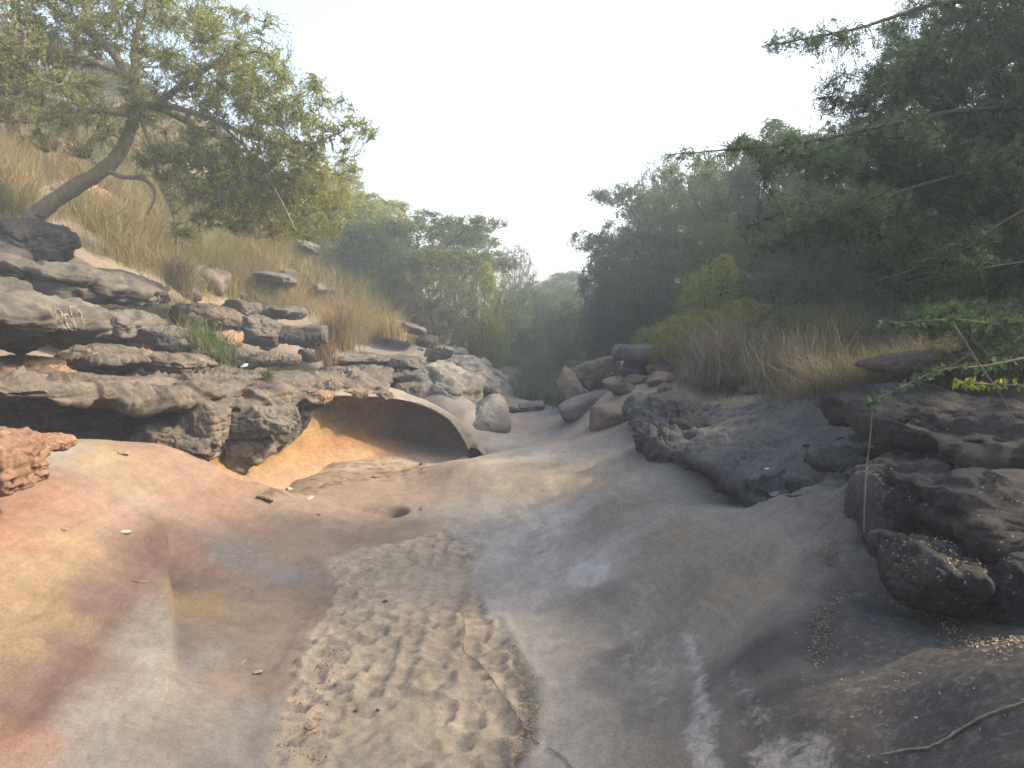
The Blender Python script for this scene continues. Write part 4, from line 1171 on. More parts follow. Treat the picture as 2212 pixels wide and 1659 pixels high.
# --- the leaning tree on the left bank
limbs = [
    (px([(70, 470, 8.9), (110, 440, 8.9), (165, 403, 8.9), (222, 368, 8.9), (255, 335, 8.95), (275, 295, 9.0), (290, 255, 9.0), (302, 215, 9.0)]), .098, .06),
    (px([(302, 215, 9.0), (285, 180, 8.95), (262, 140, 8.9), (235, 105, 8.9), (205, 70, 8.8), (185, 20, 8.7), (150, -60, 8.6)]), .065, .022),
    (px([(300, 220, 9.0), (292, 150, 9.1), (290, 100, 9.2), (305, 40, 9.3), (340, -40, 9.4)]), .06, .02),
    (px([(296, 235, 9.0), (340, 225, 8.95), (400, 238, 8.9), (470, 262, 8.8), (560, 300, 8.7), (650, 315, 8.6), (730, 290, 8.6)]), .045, .006),
    (px([(340, 225, 8.95), (400, 180, 8.9), (480, 130, 8.8), (560, 110, 8.7)]), .045, .012),
    (px([(300, 222, 9.0), (360, 240, 9.2), (430, 275, 9.4), (500, 310, 9.5), (600, 370, 9.6), (700, 440, 9.7)]), .055, .012),
    (px([(290, 250, 9.0), (230, 240, 8.9), (150, 245, 8.8), (60, 262, 8.6), (-60, 260, 8.4)]), .05, .014),
    (px([(270, 160, 8.9), (190, 130, 8.8), (100, 110, 8.6), (-20, 120, 8.4)]), .045, .014),
    (px([(225, 365, 8.9), (262, 382, 8.8), (300, 385, 8.7), (326, 400, 8.65), (334, 425, 8.6), (318, 465, 8.6)]), .03, .012),
    (px([(305, 260, 9.0), (330, 330, 8.7), (345, 400, 8.6), (372, 460, 8.5), (380, 520, 8.5), (378, 600, 8.5)]), .022, .005),
    (px([(470, 262, 8.8), (540, 330, 8.6), (600, 420, 8.5), (640, 500, 8.4)]), .016, .004),
    (px([(235, 105, 8.9), (150, 40, 8.7), (60, -10, 8.5)]), .04, .01),
    (px([(400, 238, 8.9), (430, 320, 8.7), (470, 400, 8.6), (480, 470, 8.5)]), .022, .006),
]
k9 = 8.9 / FPX
def lobe(u, v, Y, ru, rv, rd, w=None): return (P(u, v, Y), (ru * Y / FPX, rd, rv * Y / FPX), (w if w is not None else ru * rv / 10000.0))
lobes = [lobe(80, 40, 8.6, 150, 110, 1.0), lobe(300, 20, 9.1, 170, 110, 1.0), lobe(470, 120, 8.8, 130, 90, .8), lobe(560, 200, 8.7, 110, 70, .7), lobe(640, 290, 8.6, 90, 60, .6, .5), lobe(380, 190, 9, 120, 70, .8, .7),
         lobe(60, 190, 8.5, 150, 70, .8), lobe(150, 290, 8.6, 130, 50, .7, .5), lobe(-120, 130, 8.3, 120, 140, .9), lobe(520, 330, 8.9, 110, 60, .7), lobe(620, 400, 9.2, 110, 75, .7, 1.6), lobe(690, 440, 9.6, 75, 85, .6, 1.2), lobe(480, 420, 8.7, 120, 80, .6, 1.1), lobe(600, 480, 9.0, 110, 60, .6, .7),
         lobe(400, 330, 8.8, 110, 70, .6, .9), lobe(540, 250, 8.8, 110, 60, .7, .7), lobe(180, 60, 8.8, 150, 90, .9, 1.2), lobe(240, 230, 8.7, 110, 60, .6, .5), lobe(30, 110, 8.4, 120, 90, .9, 1.0), lobe(500, 180, 8.8, 150, 80, .8, 1.0), lobe(600, 340, 8.8, 110, 80, .7, 1.0), lobe(480, 400, 8.9, 130, 80, .7, .8), lobe(560, 480, 8.8, 90, 40, .5, .35), lobe(400, 500, 8.5, 50, 30, .3, .08), lobe(330, 350, 8.6, 60, 40, .4, .2), lobe(650, 200, 8.6, 70, 50, .5, .2), lobe(755, 280, 8.6, 65, 40, .4, .22), lobe(730, 350, 8.7, 60, 40, .4, .12), lobe(700, 230, 8.6, 60, 50, .4, .12), lobe(560, 90, 8.7, 90, 70, .6, .25), lobe(700, 400, 9.4, 80, 80, .6, .25), lobe(430, 30, 9.0, 90, 60, .6, .3)]
tree_left = emit_tree("acacia_tree", "leaning thorn tree with pale forked trunk and wide feathery yellow green crown", "tree",
                      build_tree(limbs, lobes, nb=480, nt_=19000, leaves=18, leafL=.028, leafW=.0095, r_tip=.0055, seed=3, droop=.06, twig_r=.0022, shell=.05, maxtw=.65), P(70, 470, 8.9), M_BARK, M_LEAF_SUN, twig_mat=M_BARK_DARK)

# --- the near tree whose branches hang in from the right
limbs = [
    (px([(2900, 1000, 4.2), (2860, 700, 4.5), (2750, 400, 4.8), (2600, 150, 5.0), (2450, -150, 5.1)]), .16, .06),
    (px([(2700, 350, 4.8), (2450, 100, 4.8), (2212, 5, 4.7), (2050, 5, 4.6), (1950, 30, 4.5), (1850, 62, 4.4), (1740, 84, 4.35), (1645, 100, 4.3)]), .024, .003),
    (px([(2750, 420, 4.8), (2400, 260, 4.6), (2150, 235, 4.4), (1980, 255, 4.2), (1830, 290, 4.1), (1700, 312, 4.0), (1560, 325, 3.95), (1435, 335, 3.9)]), .020, .0022),
    (px([(2780, 480, 4.7), (2400, 380, 4.4), (2150, 370, 4.2), (1990, 400, 4.1), (1850, 450, 4.0), (1740, 490, 4.0), (1650, 545, 4.0)]), .018, .002),
    (px([(2400, 380, 4.4), (2200, 460, 4.1), (2080, 540, 4.0), (1950, 590, 3.95), (1850, 620, 3.9)]), .013, .002),
    (px([(2820, 600, 4.5), (2500, 620, 4.1), (2300, 660, 3.9), (2150, 730, 3.75), (2040, 800, 3.6), (1930, 850, 3.5)]), .012, .002),
    (px([(2820, 600, 4.5), (2500, 540, 4.2), (2300, 555, 4.0), (2120, 580, 3.9), (1960, 610, 3.8)]), .012, .002),
    (px([(2600, 150, 5.0), (2400, 50, 5.3), (2200, 120, 5.4), (2000, 200, 5.3), (1850, 260, 5.2)]), .022, .005),
    (px([(2450, -150, 5.1), (2250, -150, 5.0), (2050, -80, 4.9), (1950, -30, 4.9)]), .022, .005),
    (px([(2750, 500, 4.8), (2500, 480, 5.0), (2250, 500, 5.1), (2050, 560, 5.1), (1900, 640, 5.0)]), .018, .004),
]
lobes = [lobe(2080, 60, 4.8, 150, 120, .8), lobe(2180, 250, 4.9, 190, 130, .9), lobe(1960, 180, 4.7, 110, 90, .6, .9), lobe(2050, 400, 4.7, 190, 110, .8), lobe(1870, 330, 4.5, 130, 70, .6, .8), lobe(2200, 560, 4.6, 170, 120, .8),
         lobe(1990, 560, 4.3, 130, 90, .5, .7), lobe(1740, 340, 4.1, 130, 45, .3, .22), lobe(1830, 480, 4.2, 130, 70, .5, .5), lobe(1800, 90, 4.35, 130, 30, .25, .12), lobe(1700, 95, 4.3, 70, 18, .15, .03), lobe(2100, 690, 4.0, 130, 50, .4, .35), lobe(2020, 690, 3.9, 90, 40, .3, .2), lobe(1500, 335, 3.95, 75, 16, .15, .03), lobe(1650, 318, 4.0, 100, 34, .25, .10),
         lobe(2300, 0, 5, 160, 200, .9), lobe(2350, 350, 4.8, 150, 200, .9), lobe(1850, 200, 4.5, 100, 60, .5, .3), lobe(2150, 760, 3.8, 120, 50, .3, .2), lobe(1680, 500, 4.1, 70, 60, .4, .12), lobe(2400, 650, 4.4, 150, 120, .6)]
# same crown extended out of view above the right bank to shade the hollow
for c_, r_c, w_ in (((4.1, 2.3, 3.3), (1.0, 1.3, .6), 1.5), ((4.6, .6, 4.0), (1.1, 1.3, .7), 1.4), ((4.3, 3.9, 3.8), (1.0, 1.0, .6), 1.2), ((5.2, 2.2, 4.8), (1.2, 1.5, .6), 1.6), ((5.6, 4.2, 5.2), (1.2, 1.2, .7), 1.2), ((3.6, 1.0, 2.9), (.7, .9, .5), .7)):
    lobes.append((np.array(c_), r_c, w_))
    limbs.append((np.array([P(2750, 400, 4.8), (P(2750, 400, 4.8) + np.array(c_)) / 2 + np.array([0, 0, .25]), np.array(c_)]), .05, .012))
tree_right = emit_tree("mesquite_tree", "near dark thorn tree hanging fine needle leaved branches into the upper right", "tree",
                       build_tree(limbs, lobes, nb=620, nt_=13500, leaves=6, leafL=.055, leafW=.019, r_tip=.0036, seed=5, droop=.14, twig_r=.0017, shell=.05, pinnate=True, maxtw=.55), P(2900, 1000, 4.2), M_BARK_DARK, M_LEAF_BLUE, twig_mat=M_BARK_DARK)

# --- unit-high models of the farther trees and bushes, each kind grown twice
def proto_dome(seed, leaves=11, nt_=6500):
    limbs = []
    r_ = np.random.default_rng(seed)
    for i in range(6):
        a = i * 1.05 + r_.uniform(-.3, .3); b = r_.uniform(.15, .38)
        limbs.append((np.array([[0, 0, -.05], [.04 * math.cos(a), .04 * math.sin(a), .12], [b * .5 * math.cos(a), b * .5 * math.sin(a), .4], [b * math.cos(a), b * math.sin(a), .72]]), .02, .005))
    lobes = [((0, 0, .62), (.42, .42, .34), 1.0), ((.2, .1, .45), (.35, .3, .3), .5), ((-.22, -.05, .5), (.3, .32, .32), .5), ((.05, -.25, .4), (.32, .28, .3), .5), ((0, 0, .22), (.50, .50, .26), 1.6), ((0, 0, .08), (.46, .46, .14), .9), ((.1, .2, .8), (.2, .2, .18), .25), ((-.15, 0, .85), (.16, .16, .14), .18)]
    return build_tree(limbs, lobes, nb=90, nt_=nt_, leaves=leaves, leafL=.017, leafW=.0085, r_tip=.0022, seed=seed, droop=.02, twig_r=.0009, shell=.2, maxtw=.16)


def proto_flat(seed):
    r_ = np.random.default_rng(seed); limbs = [(np.array([[0, 0, -.05], [.02, 0, .2], [.0, .02, .4]]), .03, .018)]; lobes = []
    for i in range(8):
        a = i * .8 + r_.uniform(-.3, .3); b = r_.uniform(.2, .5); z = r_.uniform(.62, .93) - b * .15
        limbs.append((np.array([[0, .02, .38], [b * .4 * math.cos(a), b * .4 * math.sin(a), .6], [b * math.cos(a), b * math.sin(a), z]]), .014, .004))
        lobes.append(((b * math.cos(a), b * math.sin(a), z), (.26, .26, .07), 1.0))
    lobes += [((0, 0, .85), (.3, .3, .1), 1.0), ((0, 0, .6), (.4, .4, .14), .8), ((.1, 0, .45), (.38, .38, .14), .5)]
    return build_tree(limbs, lobes, nb=130, nt_=4600, leaves=10, leafL=.015, leafW=.0075, r_tip=.0022, seed=seed, droop=.01, twig_r=.0009, shell=.1, maxtw=.15)


def proto_bare(seed):
    limbs = []; r_ = np.random.default_rng(seed)
    for i in range(9):
        a = i * .7 + r_.uniform(-.3, .3); b = r_.uniform(.05, .4)
        limbs.append((np.array([[0, 0, -.05], [.03 * math.cos(a), .03 * math.sin(a), .2], [b * .6 * math.cos(a), b * .6 * math.sin(a), .6], [b * math.cos(a), b * math.sin(a), .92]]), .014, .003))
    lobes = [((0, 0, .7), (.44, .44, .32), 1.0)]
    return build_tree(limbs, lobes, nb=160, nt_=2600, leaves=2, leafL=.016, leafW=.006, r_tip=.0028, seed=seed, droop=.10, twig_r=.0012, shell=.1, maxtw=.16)


PROT = {}
FIRST = {}
for key, fn, sd in (("dome", proto_dome, 21), ("dome2", proto_dome, 22), ("flat", proto_flat, 23), ("flat2", proto_flat, 26), ("bare", proto_bare, 24)):
    PROT[key] = fn(sd)

# u, v of crown top, v of base, width px, Y, model, leaf material, name, cat, label, rot
TR = [
    (795, 405, 660, 210, 18.0, "dome2", M_LEAF_SUN, "bush", "bush", "sunlit green tree filling the skyline between the leaning tree and the flat topped one", 3.0),
    (1620, 640, 800, 200, 8.6, "dome", M_LEAF_SUN, "bush", "bush", "low feathery green bush in the grass right of the stacked rocks", 0.9),
    (1740, 650, 815, 210, 7.9, "dome2", M_LEAF_MID, "bush", "bush", "low olive green bush in the middle of the right bank grass", 2.2),
    (1870, 680, 820, 190, 7.2, "dome", M_LEAF_DRY, "bush", "bush", "dull low bush just left of the brown hollow slab", 4.2),
    (1420, 690, 790, 130, 10.4, "dome2", M_LEAF_SUN, "bush", "bush", "small fresh green bush at the left end of the right bank thicket", 5.2),
    (1500, 330, 760, 300, 15.0, "dome2", M_LEAF_MID, "bush", "tree", "rounded mid green tree between the dome crowned thorn tree and the broad olive one", 2.8),
    (1700, 255, 740, 330, 12.2, "dome", M_LEAF_DARK, "bush", "tree", "dark tall tree whose top fills the slope just left of the near hanging branches", 0.3),
    (1760, 380, 760, 280, 9.6, "dome2", M_LEAF_MID, "bush", "bush", "green bush on the slope directly below the hanging branches", 1.9),
    (1350, 520, 770, 200, 16.0, "dome", M_LEAF_DARK, "bush", "bush", "dense dark bush under the tall bluish tree", 1.3),
    (1210, 610, 775, 170, 27.0, "dome", M_LEAF_MID, "bush", "bush", "hazy green tree clump just in front of the farthest flat crowned tree", 4.1),
    (1100, 620, 770, 130, 21.0, "dome", M_LEAF_MID, "bush", "bush", "green bush filling the foot of the pale feathery tree", 4.8),
    (620, 380, 520, 200, 18.5, "dome2", M_LEAF_SUN, "bush", "bush", "yellow green bush on the slope right behind the leaning tree's lower crown", 3.8),
    (470, 330, 460, 180, 17.5, "dome", M_LEAF_MID, "bush", "bush", "olive bush on the hill seen through the hanging twigs of the leaning tree", 2.8),
    (250, 130, 280, 170, 21.0, "dome", M_LEAF_MID, "bush", "bush", "scrubby bush near the crest of the left hill behind the fork", 0.8),
    (-40, 60, 260, 170, 15.0, "dome2", M_LEAF_SUN, "bush", "bush", "yellow green bush high at the left picture edge", 5.8),
    (905, 440, 735, 330, 17.0, "flat", M_LEAF_MID, "acacia_tree", "tree", "flat topped olive thorn tree standing at the foot of the left slope against the sky", 0.3),
    (985, 480, 740, 200, 19.5, "flat2", M_LEAF_MID, "acacia_tree", "tree", "spreading layered thorn tree reaching right behind the flat topped olive one", 1.3),
    (820, 470, 720, 220, 16.0, "dome", M_LEAF_DARK, "bush", "bush", "dark rounded bush under the flat topped olive tree, nearest the grassy slope", 2.0),
    (940, 560, 745, 210, 15.5, "dome2", M_LEAF_DRY, "bush", "bush", "dull olive brown bush in front of the flat topped olive tree", 0.6),
    (1040, 560, 765, 130, 17.0, "dome", M_LEAF_YEL, "bush", "bush", "sunlit yellow green bush at the right end of the left hand trees", 4.0),
    (1060, 670, 775, 80, 16.0, "dome2", M_LEAF_YEL, "bush", "bush", "small yellow green bush low at the foot of the sunlit one", 1.0),
    (760, 395, 620, 220, 19.0, "flat", M_LEAF_SUN, "acacia_tree", "tree", "sunlit yellow green tree on the slope just behind the big leaning tree", 2.6),
    (700, 360, 560, 240, 22.0, "dome", M_LEAF_SUN, "bush", "bush", "bushy yellow green tree crest on the skyline right of the leaning tree", 5.0),
    (1112, 528, 760, 110, 25.0, "bare", M_LEAF_DRY, "bare_tree", "tree", "pale feathery nearly bare tree on the skyline at the gap", 0.2),
    (1225, 575, 770, 170, 34.0, "flat2", M_LEAF_DARK, "acacia_tree", "tree", "hazy flat crowned tree farthest away in the gap of the gully", 0.9),
    (1290, 590, 780, 170, 31.0, "dome", M_LEAF_DARK, "bush", "bush", "hazy dark tree mass right of the farthest flat crowned tree", 2.2),
    (1130, 600, 780, 120, 24.0, "dome2", M_LEAF_DARK, "bush", "bush", "dark green bush below the pale feathery tree", 3.3),
    (1180, 625, 785, 130, 22.0, "dome", M_LEAF_DARK, "bush", "bush", "shaded green bush closing the middle of the gully", 0.0),
    (1245, 640, 785, 130, 21.0, "dome2", M_LEAF_DARK, "bush", "bush", "dark bush on the right of the shaded green one closing the gully", 1.7),
    (1145, 705, 795, 90, 19.0, "dome", M_LEAF_BLUE, "bush", "bush", "low grey green bush at the head of the channel", 2.9),
    (1225, 715, 795, 80, 18.5, "dome2", M_LEAF_DRY, "bush", "bush", "low dull bush right of the channel head", 2.2),
    (1340, 470, 770, 200, 17.5, "dome", M_LEAF_BLUE, "bush", "tree", "tall bluish dark tree at the left end of the right hand trees", 3.0),
    (1440, 385, 770, 320, 16.5, "flat2", M_LEAF_BLUE, "acacia_tree", "tree", "dome crowned dark thorn tree against the sky, right of the bluish one", 4.2),
    (1420, 345, 700, 170, 18.5, "bare", M_LEAF_DARK, "bare_tree", "tree", "thin see through tree top rising behind the dome crowned thorn tree", 2.0),
    (1390, 560, 775, 180, 13.5, "dome2", M_LEAF_DARK, "bush", "bush", "black green bush below the dome crowned thorn tree", 0.8),
    (1320, 610, 785, 120, 15.5, "dome", M_LEAF_DARK, "bush", "bush", "dark bush at the left foot of the bluish tree", 5.3),
    (1600, 300, 720, 330, 13.0, "dome", M_LEAF_MID, "bush", "tree", "broad olive tree on the right slope behind the long hanging twig", 1.1),
    (1560, 470, 760, 240, 11.0, "dome2", M_LEAF_MID, "bush", "bush", "olive bush below the broad olive tree on the right slope", 2.1),
    (1545, 545, 760, 190, 9.6, "dome", M_LEAF_YEL, "bush", "bush", "bright yellow green bush standing out in the middle of the right bank", 3.6),
    (1490, 660, 800, 190, 9.0, "dome2", M_LEAF_SUN, "bush", "bush", "fresh green low bush over the stacked rocks on the right bank", 5.0),
    (1690, 560, 800, 250, 9.2, "dome", M_LEAF_DRY, "bush", "bush", "dull grey olive bush right of the bright yellow green one", 0.4),
    (1800, 420, 770, 330, 10.0, "dome2", M_LEAF_DARK, "bush", "tree", "dark tree filling the right slope below the hanging branches", 3.3),
    (1860, 230, 720, 420, 11.5, "flat", M_LEAF_DARK, "acacia_tree", "tree", "tall dark tree behind the nearest hanging branches", 1.2),
    (2080, 60, 760, 520, 8.8, "dome", M_LEAF_DARK, "bush", "tree", "very dark leafy tree directly behind the near hanging tree", 2.5),
    (2220, 330, 820, 420, 6.9, "dome2", M_LEAF_DARK, "bush", "bush", "dark bush at the picture edge above the black boulder", 4.5),
    (1960, 480, 790, 300, 8.0, "dome", M_LEAF_DARK, "bush", "bush", "shaded bush between the slope and the brown hollow slab", 5.9),
    (2330, 30, 800, 460, 7.2, "dome2", M_LEAF_DARK, "bush", "tree", "dark tree beyond the upper edge of the near hanging tree", 0.7),
    (830, 560, 700, 110, 15.8, "dome", M_LEAF_MID, "bush", "bush", "small olive bush at the top of the grass beside the dark rounded bush", 0.1),
    (740, 520, 640, 130, 17.5, "dome2", M_LEAF_SUN, "bush", "bush", "low yellow green bush on the grassy slope under the leaning tree's tips", 0.1),
    (640, 470, 590, 160, 20.0, "dome", M_LEAF_DRY, "bush", "bush", "dull brownish bush high on the left slope between grass and sky", 1.9),
    (40, 180, 330, 130, 17.0, "dome2", M_LEAF_MID, "bush", "bush", "green bush high on the rocky slope behind the leaning tree", 1.0),
]
for i, (u, vt, vb, w, Y, key, lm, nm, cat, lab, rot) in enumerate(TR):
    base = P(u, vb, Y); k = Y / FPX
    zg = float(zat(base[0], Y)); top = P(u, vt, Y)[2]
    zb = min(zg, base[2]) if zg < top - .5 else base[2]
    zb = zg if zg < top - .8 else zb
    h = top - zb; wd = w * k
    if wd < .42 * h: wd = .42 * h
    sc = (wd, wd, h)
    bark = M_BARK_DARK
    if key not in FIRST:
        o = emit_tree(nm, lab, cat, PROT[key], (base[0], Y, zb), bark, lm, rot=rot, scale=sc, twig_mat=M_BARK_DARK)
        FIRST[key] = o
    else:
        o = copy_thing(FIRST[key], (base[0], Y, zb), rot, sc, lab, cat, mats=(bark, lm)); o.name = nm
    if key == "bare":
        for ch in o.children:
            if ch.name.startswith("trunk") and u < 1200:
                ch.material_slots[0].link = 'OBJECT'; ch.material_slots[0].material = M_BARK

# ---------------------------------------------------------------- grass
GR = {"straw": (.25, .185, .075), "tan": (.20, .14, .068), "red": (.17, .105, .052), "olive": (.13, .13, .035), "pale": (.30, .235, .12), "dull": (.17, .15, .11), "green": (.07, .10, .032)}


def blades(px_, n_each, hgt, spread, r_, lean=.35, width=.006):
    """px_: (m,3) clump feet with colour rows; returns V,F,C"""
    m = len(px_); n = m * n_each
    foot = np.repeat(px_[:, :3], n_each, 0) + np.concatenate([r_.normal(size=(n, 2)) * spread, np.zeros((n, 1))], 1)
    foot[:, 2] = zat(foot[:, 0], foot[:, 1]) - .02
    hh = np.repeat(hgt, n_each) * r_.uniform(.45, 1.15, n)
    a = r_.uniform(0, 2 * np.pi, n); ln = np.abs(r_.normal(size=n)) * lean + .06
    cl = np.repeat(px_[:, 3:5], n_each, 0)  # common lean of the clump
    d = np.stack([np.cos(a) * ln + cl[:, 0], np.sin(a) * ln + cl[:, 1], np.zeros(n)], 1) * hh[:, None]
    s = np.stack([-np.sin(a + r_.normal(size=n)), np.cos(a), np.zeros(n)], 1) * width
    t = np.array([0, .4, .75, 1.0]); w = np.array([1, .9, .6, .12])
    rows = []
    for tk, wk in zip(t, w):
        c = foot + d * tk ** 1.8 + np.stack([np.zeros(n), np.zeros(n), hh * (tk - .12 * tk * tk * (ln > .3))], 1)
        rows.append(np.stack([c - s * wk, c + s * wk], 1))
    V = np.stack(rows, 1).reshape(-1, 3)  # n,4,2,3
    b = (np.arange(n) * 8)[:, None]
    f = np.array([[0, 1, 3, 2], [2, 3, 5, 4], [4, 5, 7, 6]])
    F = (b[:, :, None] + f[None]).reshape(-1, 4)
    C = np.repeat(np.repeat(px_[:, 5:8], n_each, 0) * r_.uniform(.7, 1.3, (n, 1)), 8, 0)
    return V, F, C


def in_poly_px(p, polys):
    u, v, f = project(p); m = np.zeros(len(p), bool)
    for q in polys: m |= (poly_sd(u, v, q) > 0)
    return m & (f > .5)


def scatter(n, xr, yr, polys, dens_seed=0, thr=-.4):
    x = rng.uniform(*xr, n); y = rng.uniform(*yr, n); z = zat(x, y)
    p = np.stack([x, y, z], 1)
    m = in_poly_px(p, polys) & (n2(x, y, 1.1, 3, dens_seed) > thr)
    return p[m]


def clumps(p, pal, wts, seed):
    n = len(p); keys = list(pal)
    c = np.array([GR[k] for k in keys])
    f = fbm(p, 1.0, 3, seed)[:, None] + rng.normal(size=(n, len(keys))) * .35 + np.array([fbm(p + 31 * i, .8, 3, seed + i) for i in range(len(keys))]).T * 1.2 + np.log(np.array(wts))[None]
    k = f.argmax(1); col = c[k] * rng.uniform(.8, 1.2, (n, 1))
    ln = rng.normal(size=(n, 2)) * .28
    return np.concatenate([p, ln, col], 1)


def grass_object(name, parts, kind="stuff", mat=M_GRASS):
    V = np.concatenate([a[0] for a in parts]); k = 0; F = []; C = np.concatenate([a[2] for a in parts])
    for a in parts: F.append(a[1] + k); k += len(a[0])
    o = link(name, np_mesh(name, V, F, False, None, {"Col": C}), mat)
    tag(o, kind=kind); return o


LEFT_SLOPE = [[(-300, 60), (120, 90), (300, 200), (430, 280), (560, 380), (560, 430), (300, 400), (-300, 400)], [(-400, 380), (60, 430), (120, 470), (200, 420), (300, 400), (420, 440), (560, 430), (700, 470), (780, 560), (860, 640), (930, 700), (900, 720), (820, 700), (760, 705), (700, 690), (600, 680), (540, 660), (480, 640), (400, 640), (330, 600), (240, 560), (180, 540), (170, 470), (60, 480), (-400, 520)],
              [(-200, 240), (120, 270), (110, 380), (60, 430), (-200, 430)], [(690, 700), (760, 710), (860, 700), (850, 745), (760, 745), (700, 745)]]
p = scatter(60000, (-17, 1), (6.5, 30), LEFT_SLOPE, 5, -.6)
far_ = p[:, 1] > 14
parts = []
pn_, pf_ = p[~far_], p[far_]
cn = clumps(pn_, ["straw", "tan", "red", "olive", "pale"], [1.1, .8, .5, 1.3, .6], 81)
parts.append(blades(cn, 22, rng.uniform(.15, .58, len(pn_)) * (1 + .5 * fbm(pn_, 1.3, 3, 86)), .07, rng, .6, .0030))
cf = clumps(pf_, ["straw", "tan", "red", "olive", "pale"], [1.1, .8, .6, 1.5, .5], 82)
parts.append(blades(cf, 12, rng.uniform(.2, .62, len(pf_)) * (1 + .6 * fbm(pf_, 1.0, 3, 87)), .12, rng, .6, .0055))
print("LEFT GRASS", len(pn_), len(pf_))
tag(grass_object("dry_grass", parts), "dry straw coloured grass covering the left slope under the leaning tree", "grass")

RIGHT_BANK = [[(1400, 730), (1500, 720), (1650, 640), (1800, 600), (2212, 560), (2400, 600), (2400, 820), (2050, 830), (1900, 850), (1780, 860), (1650, 845), (1540, 850), (1500, 830), (1440, 800), (1400, 780)]]
p = scatter(16000, (1, 9), (4.5, 12), RIGHT_BANK, 6, -.5)
cn = clumps(p, ["dull", "tan", "olive", "green"], [1.5, .6, 1.6, .7], 83)
print("RIGHT GRASS", len(p))
tag(grass_object("dry_grass", [blades(cn, 26, rng.uniform(.08, .40, len(p)) * (1 + .7 * fbm(p, 1.3, 3, 88)), .10, rng, .85, .0026)]), "dull dry grass thicket on the right bank behind the shelf", "grass")

WEED = [[(1110, 830), (1160, 800), (1225, 785), (1240, 810), (1235, 850), (1210, 880), (1180, 872), (1120, 860)], [(1090, 745), (1290, 745), (1290, 790), (1180, 800), (1090, 790)]]
p = scatter(30000, (-1, 4), (10.5, 26), WEED, 7, -.35)
cn = clumps(p, ["green", "olive", "dull"], [1.5, .7, .5], 84)
print("WEEDS", len(p))
tag(grass_object("weeds", [blades(cn, 12, rng.uniform(.06, .28, len(p)), .06, rng, .6, .007)]), "low green weeds growing in the middle of the channel", "weeds")

# short dry growth between the slabs of the left bank
MIDL = [[(200, 640), (340, 640), (420, 660), (380, 700), (460, 770), (330, 780), (240, 760), (180, 700)], [(440, 770), (540, 770), (545, 800), (440, 800)], [(860, 690), (930, 710), (1000, 740), (960, 770), (880, 740)]]
p = scatter(9000, (-6, 0), (6, 15), MIDL, 8, -.2)
cn = clumps(p, ["straw", "olive", "dull", "green"], [1, 1.2, .6, .5], 85)
print("MID", len(p))
tag(grass_object("dry_grass", [blades(cn, 14, rng.uniform(.08, .30, len(p)), .06, rng, .5, .003)]), "short sparse grass between the slabs of the left bank", "grass")

# single tufts
def tuft(label, u, v, Y, h, cols, n=240, spread=.07, lean=.4, name="grass_tuft", width=.0035):
    p0 = P(u, v, Y); z0 = p0[2]
    c = np.array(GR[cols])
    row = np.array([[p0[0], Y, 0, 0, 0, *c]])
    V, F, C = blades(row, n, np.array([h]), spread, rng, lean, width)
    zmin = V[:, 2].min(); V = V - np.array([p0[0], Y, zmin]); 
    o = link(name, np_mesh(name, V, F, False, None, {"Col": C}), M_GRASS); o.location = (p0[0], Y, z0 - .02)
    tag(o, label, "grass tuft"); return o


tuft("tall fan shaped straw tuft right of the big dark sloping slab", 385, 640, 9.6, .55, "pale", 420, .08)
tuft("tawny drooping grass tuft standing on the bank beside the square edged dark block", 735, 770, 10.2, .62, "tan", 700, .10, .5)
tuft("second smaller tawny tuft just below and left of the drooping one", 705, 792, 9.7, .32, "red", 300, .07)
tuft("greenish weed tuft with a white scrap on the ledge top", 470, 805, 7.3, .20, "green", 260, .10, .8)
tuft("yellow green weed tuft at the left of the greenish one on the ledge", 440, 800, 7.5, .22, "olive", 260, .10, .6)
tuft("tiny dark green weed growing alone on the ledge above its lip", 577, 818, 7.2, .07, "green", 150, .03, .9)
tuft("thin straw tuft in front of the alcove steps crest, beside the tilted slab", 850, 735, 11.6, .4, "straw", 260, .10)
tuft("tall pale grass spray at the front edge of the right bank thicket", 1720, 850, 6.3, .50, "dull", 300, .14, .35)
tuft("dense dark brown grass clump over the sand patch behind the shelf", 1560, 850, 7.4, .6, "dull", 800, .16, .45)
tuft("green stalky grass clump in the middle of the right bank thicket", 1790, 800, 7.2, .62, "olive", 300, .16, .45)

# ---------------------------------------------------------------- small things on the ground
def place(u, v):
    """the point of rock or sand seen at (u, v)"""
    return hit(u, v)


def pebble(label, u, v, size, mat, seed, flat=.5, name="pebble", cat="pebble", group=None, el=1.4):
    p_ = place(u, v)
    r_ = np.random.default_rng(seed); h = size / 2
    W, F = rock_mesh(None, (h * el, h, h * flat), r_.uniform(-.2, .2), r_.uniform(0, 3), seed, sub=3, noise_amp=.12)
    o = link(name, np_mesh(name, W, F, True), mat); o.location = (p_[0], p_[1], float(zat(p_[0], p_[1])) + h * flat * .5)
    tag(o, label, cat, group); return o


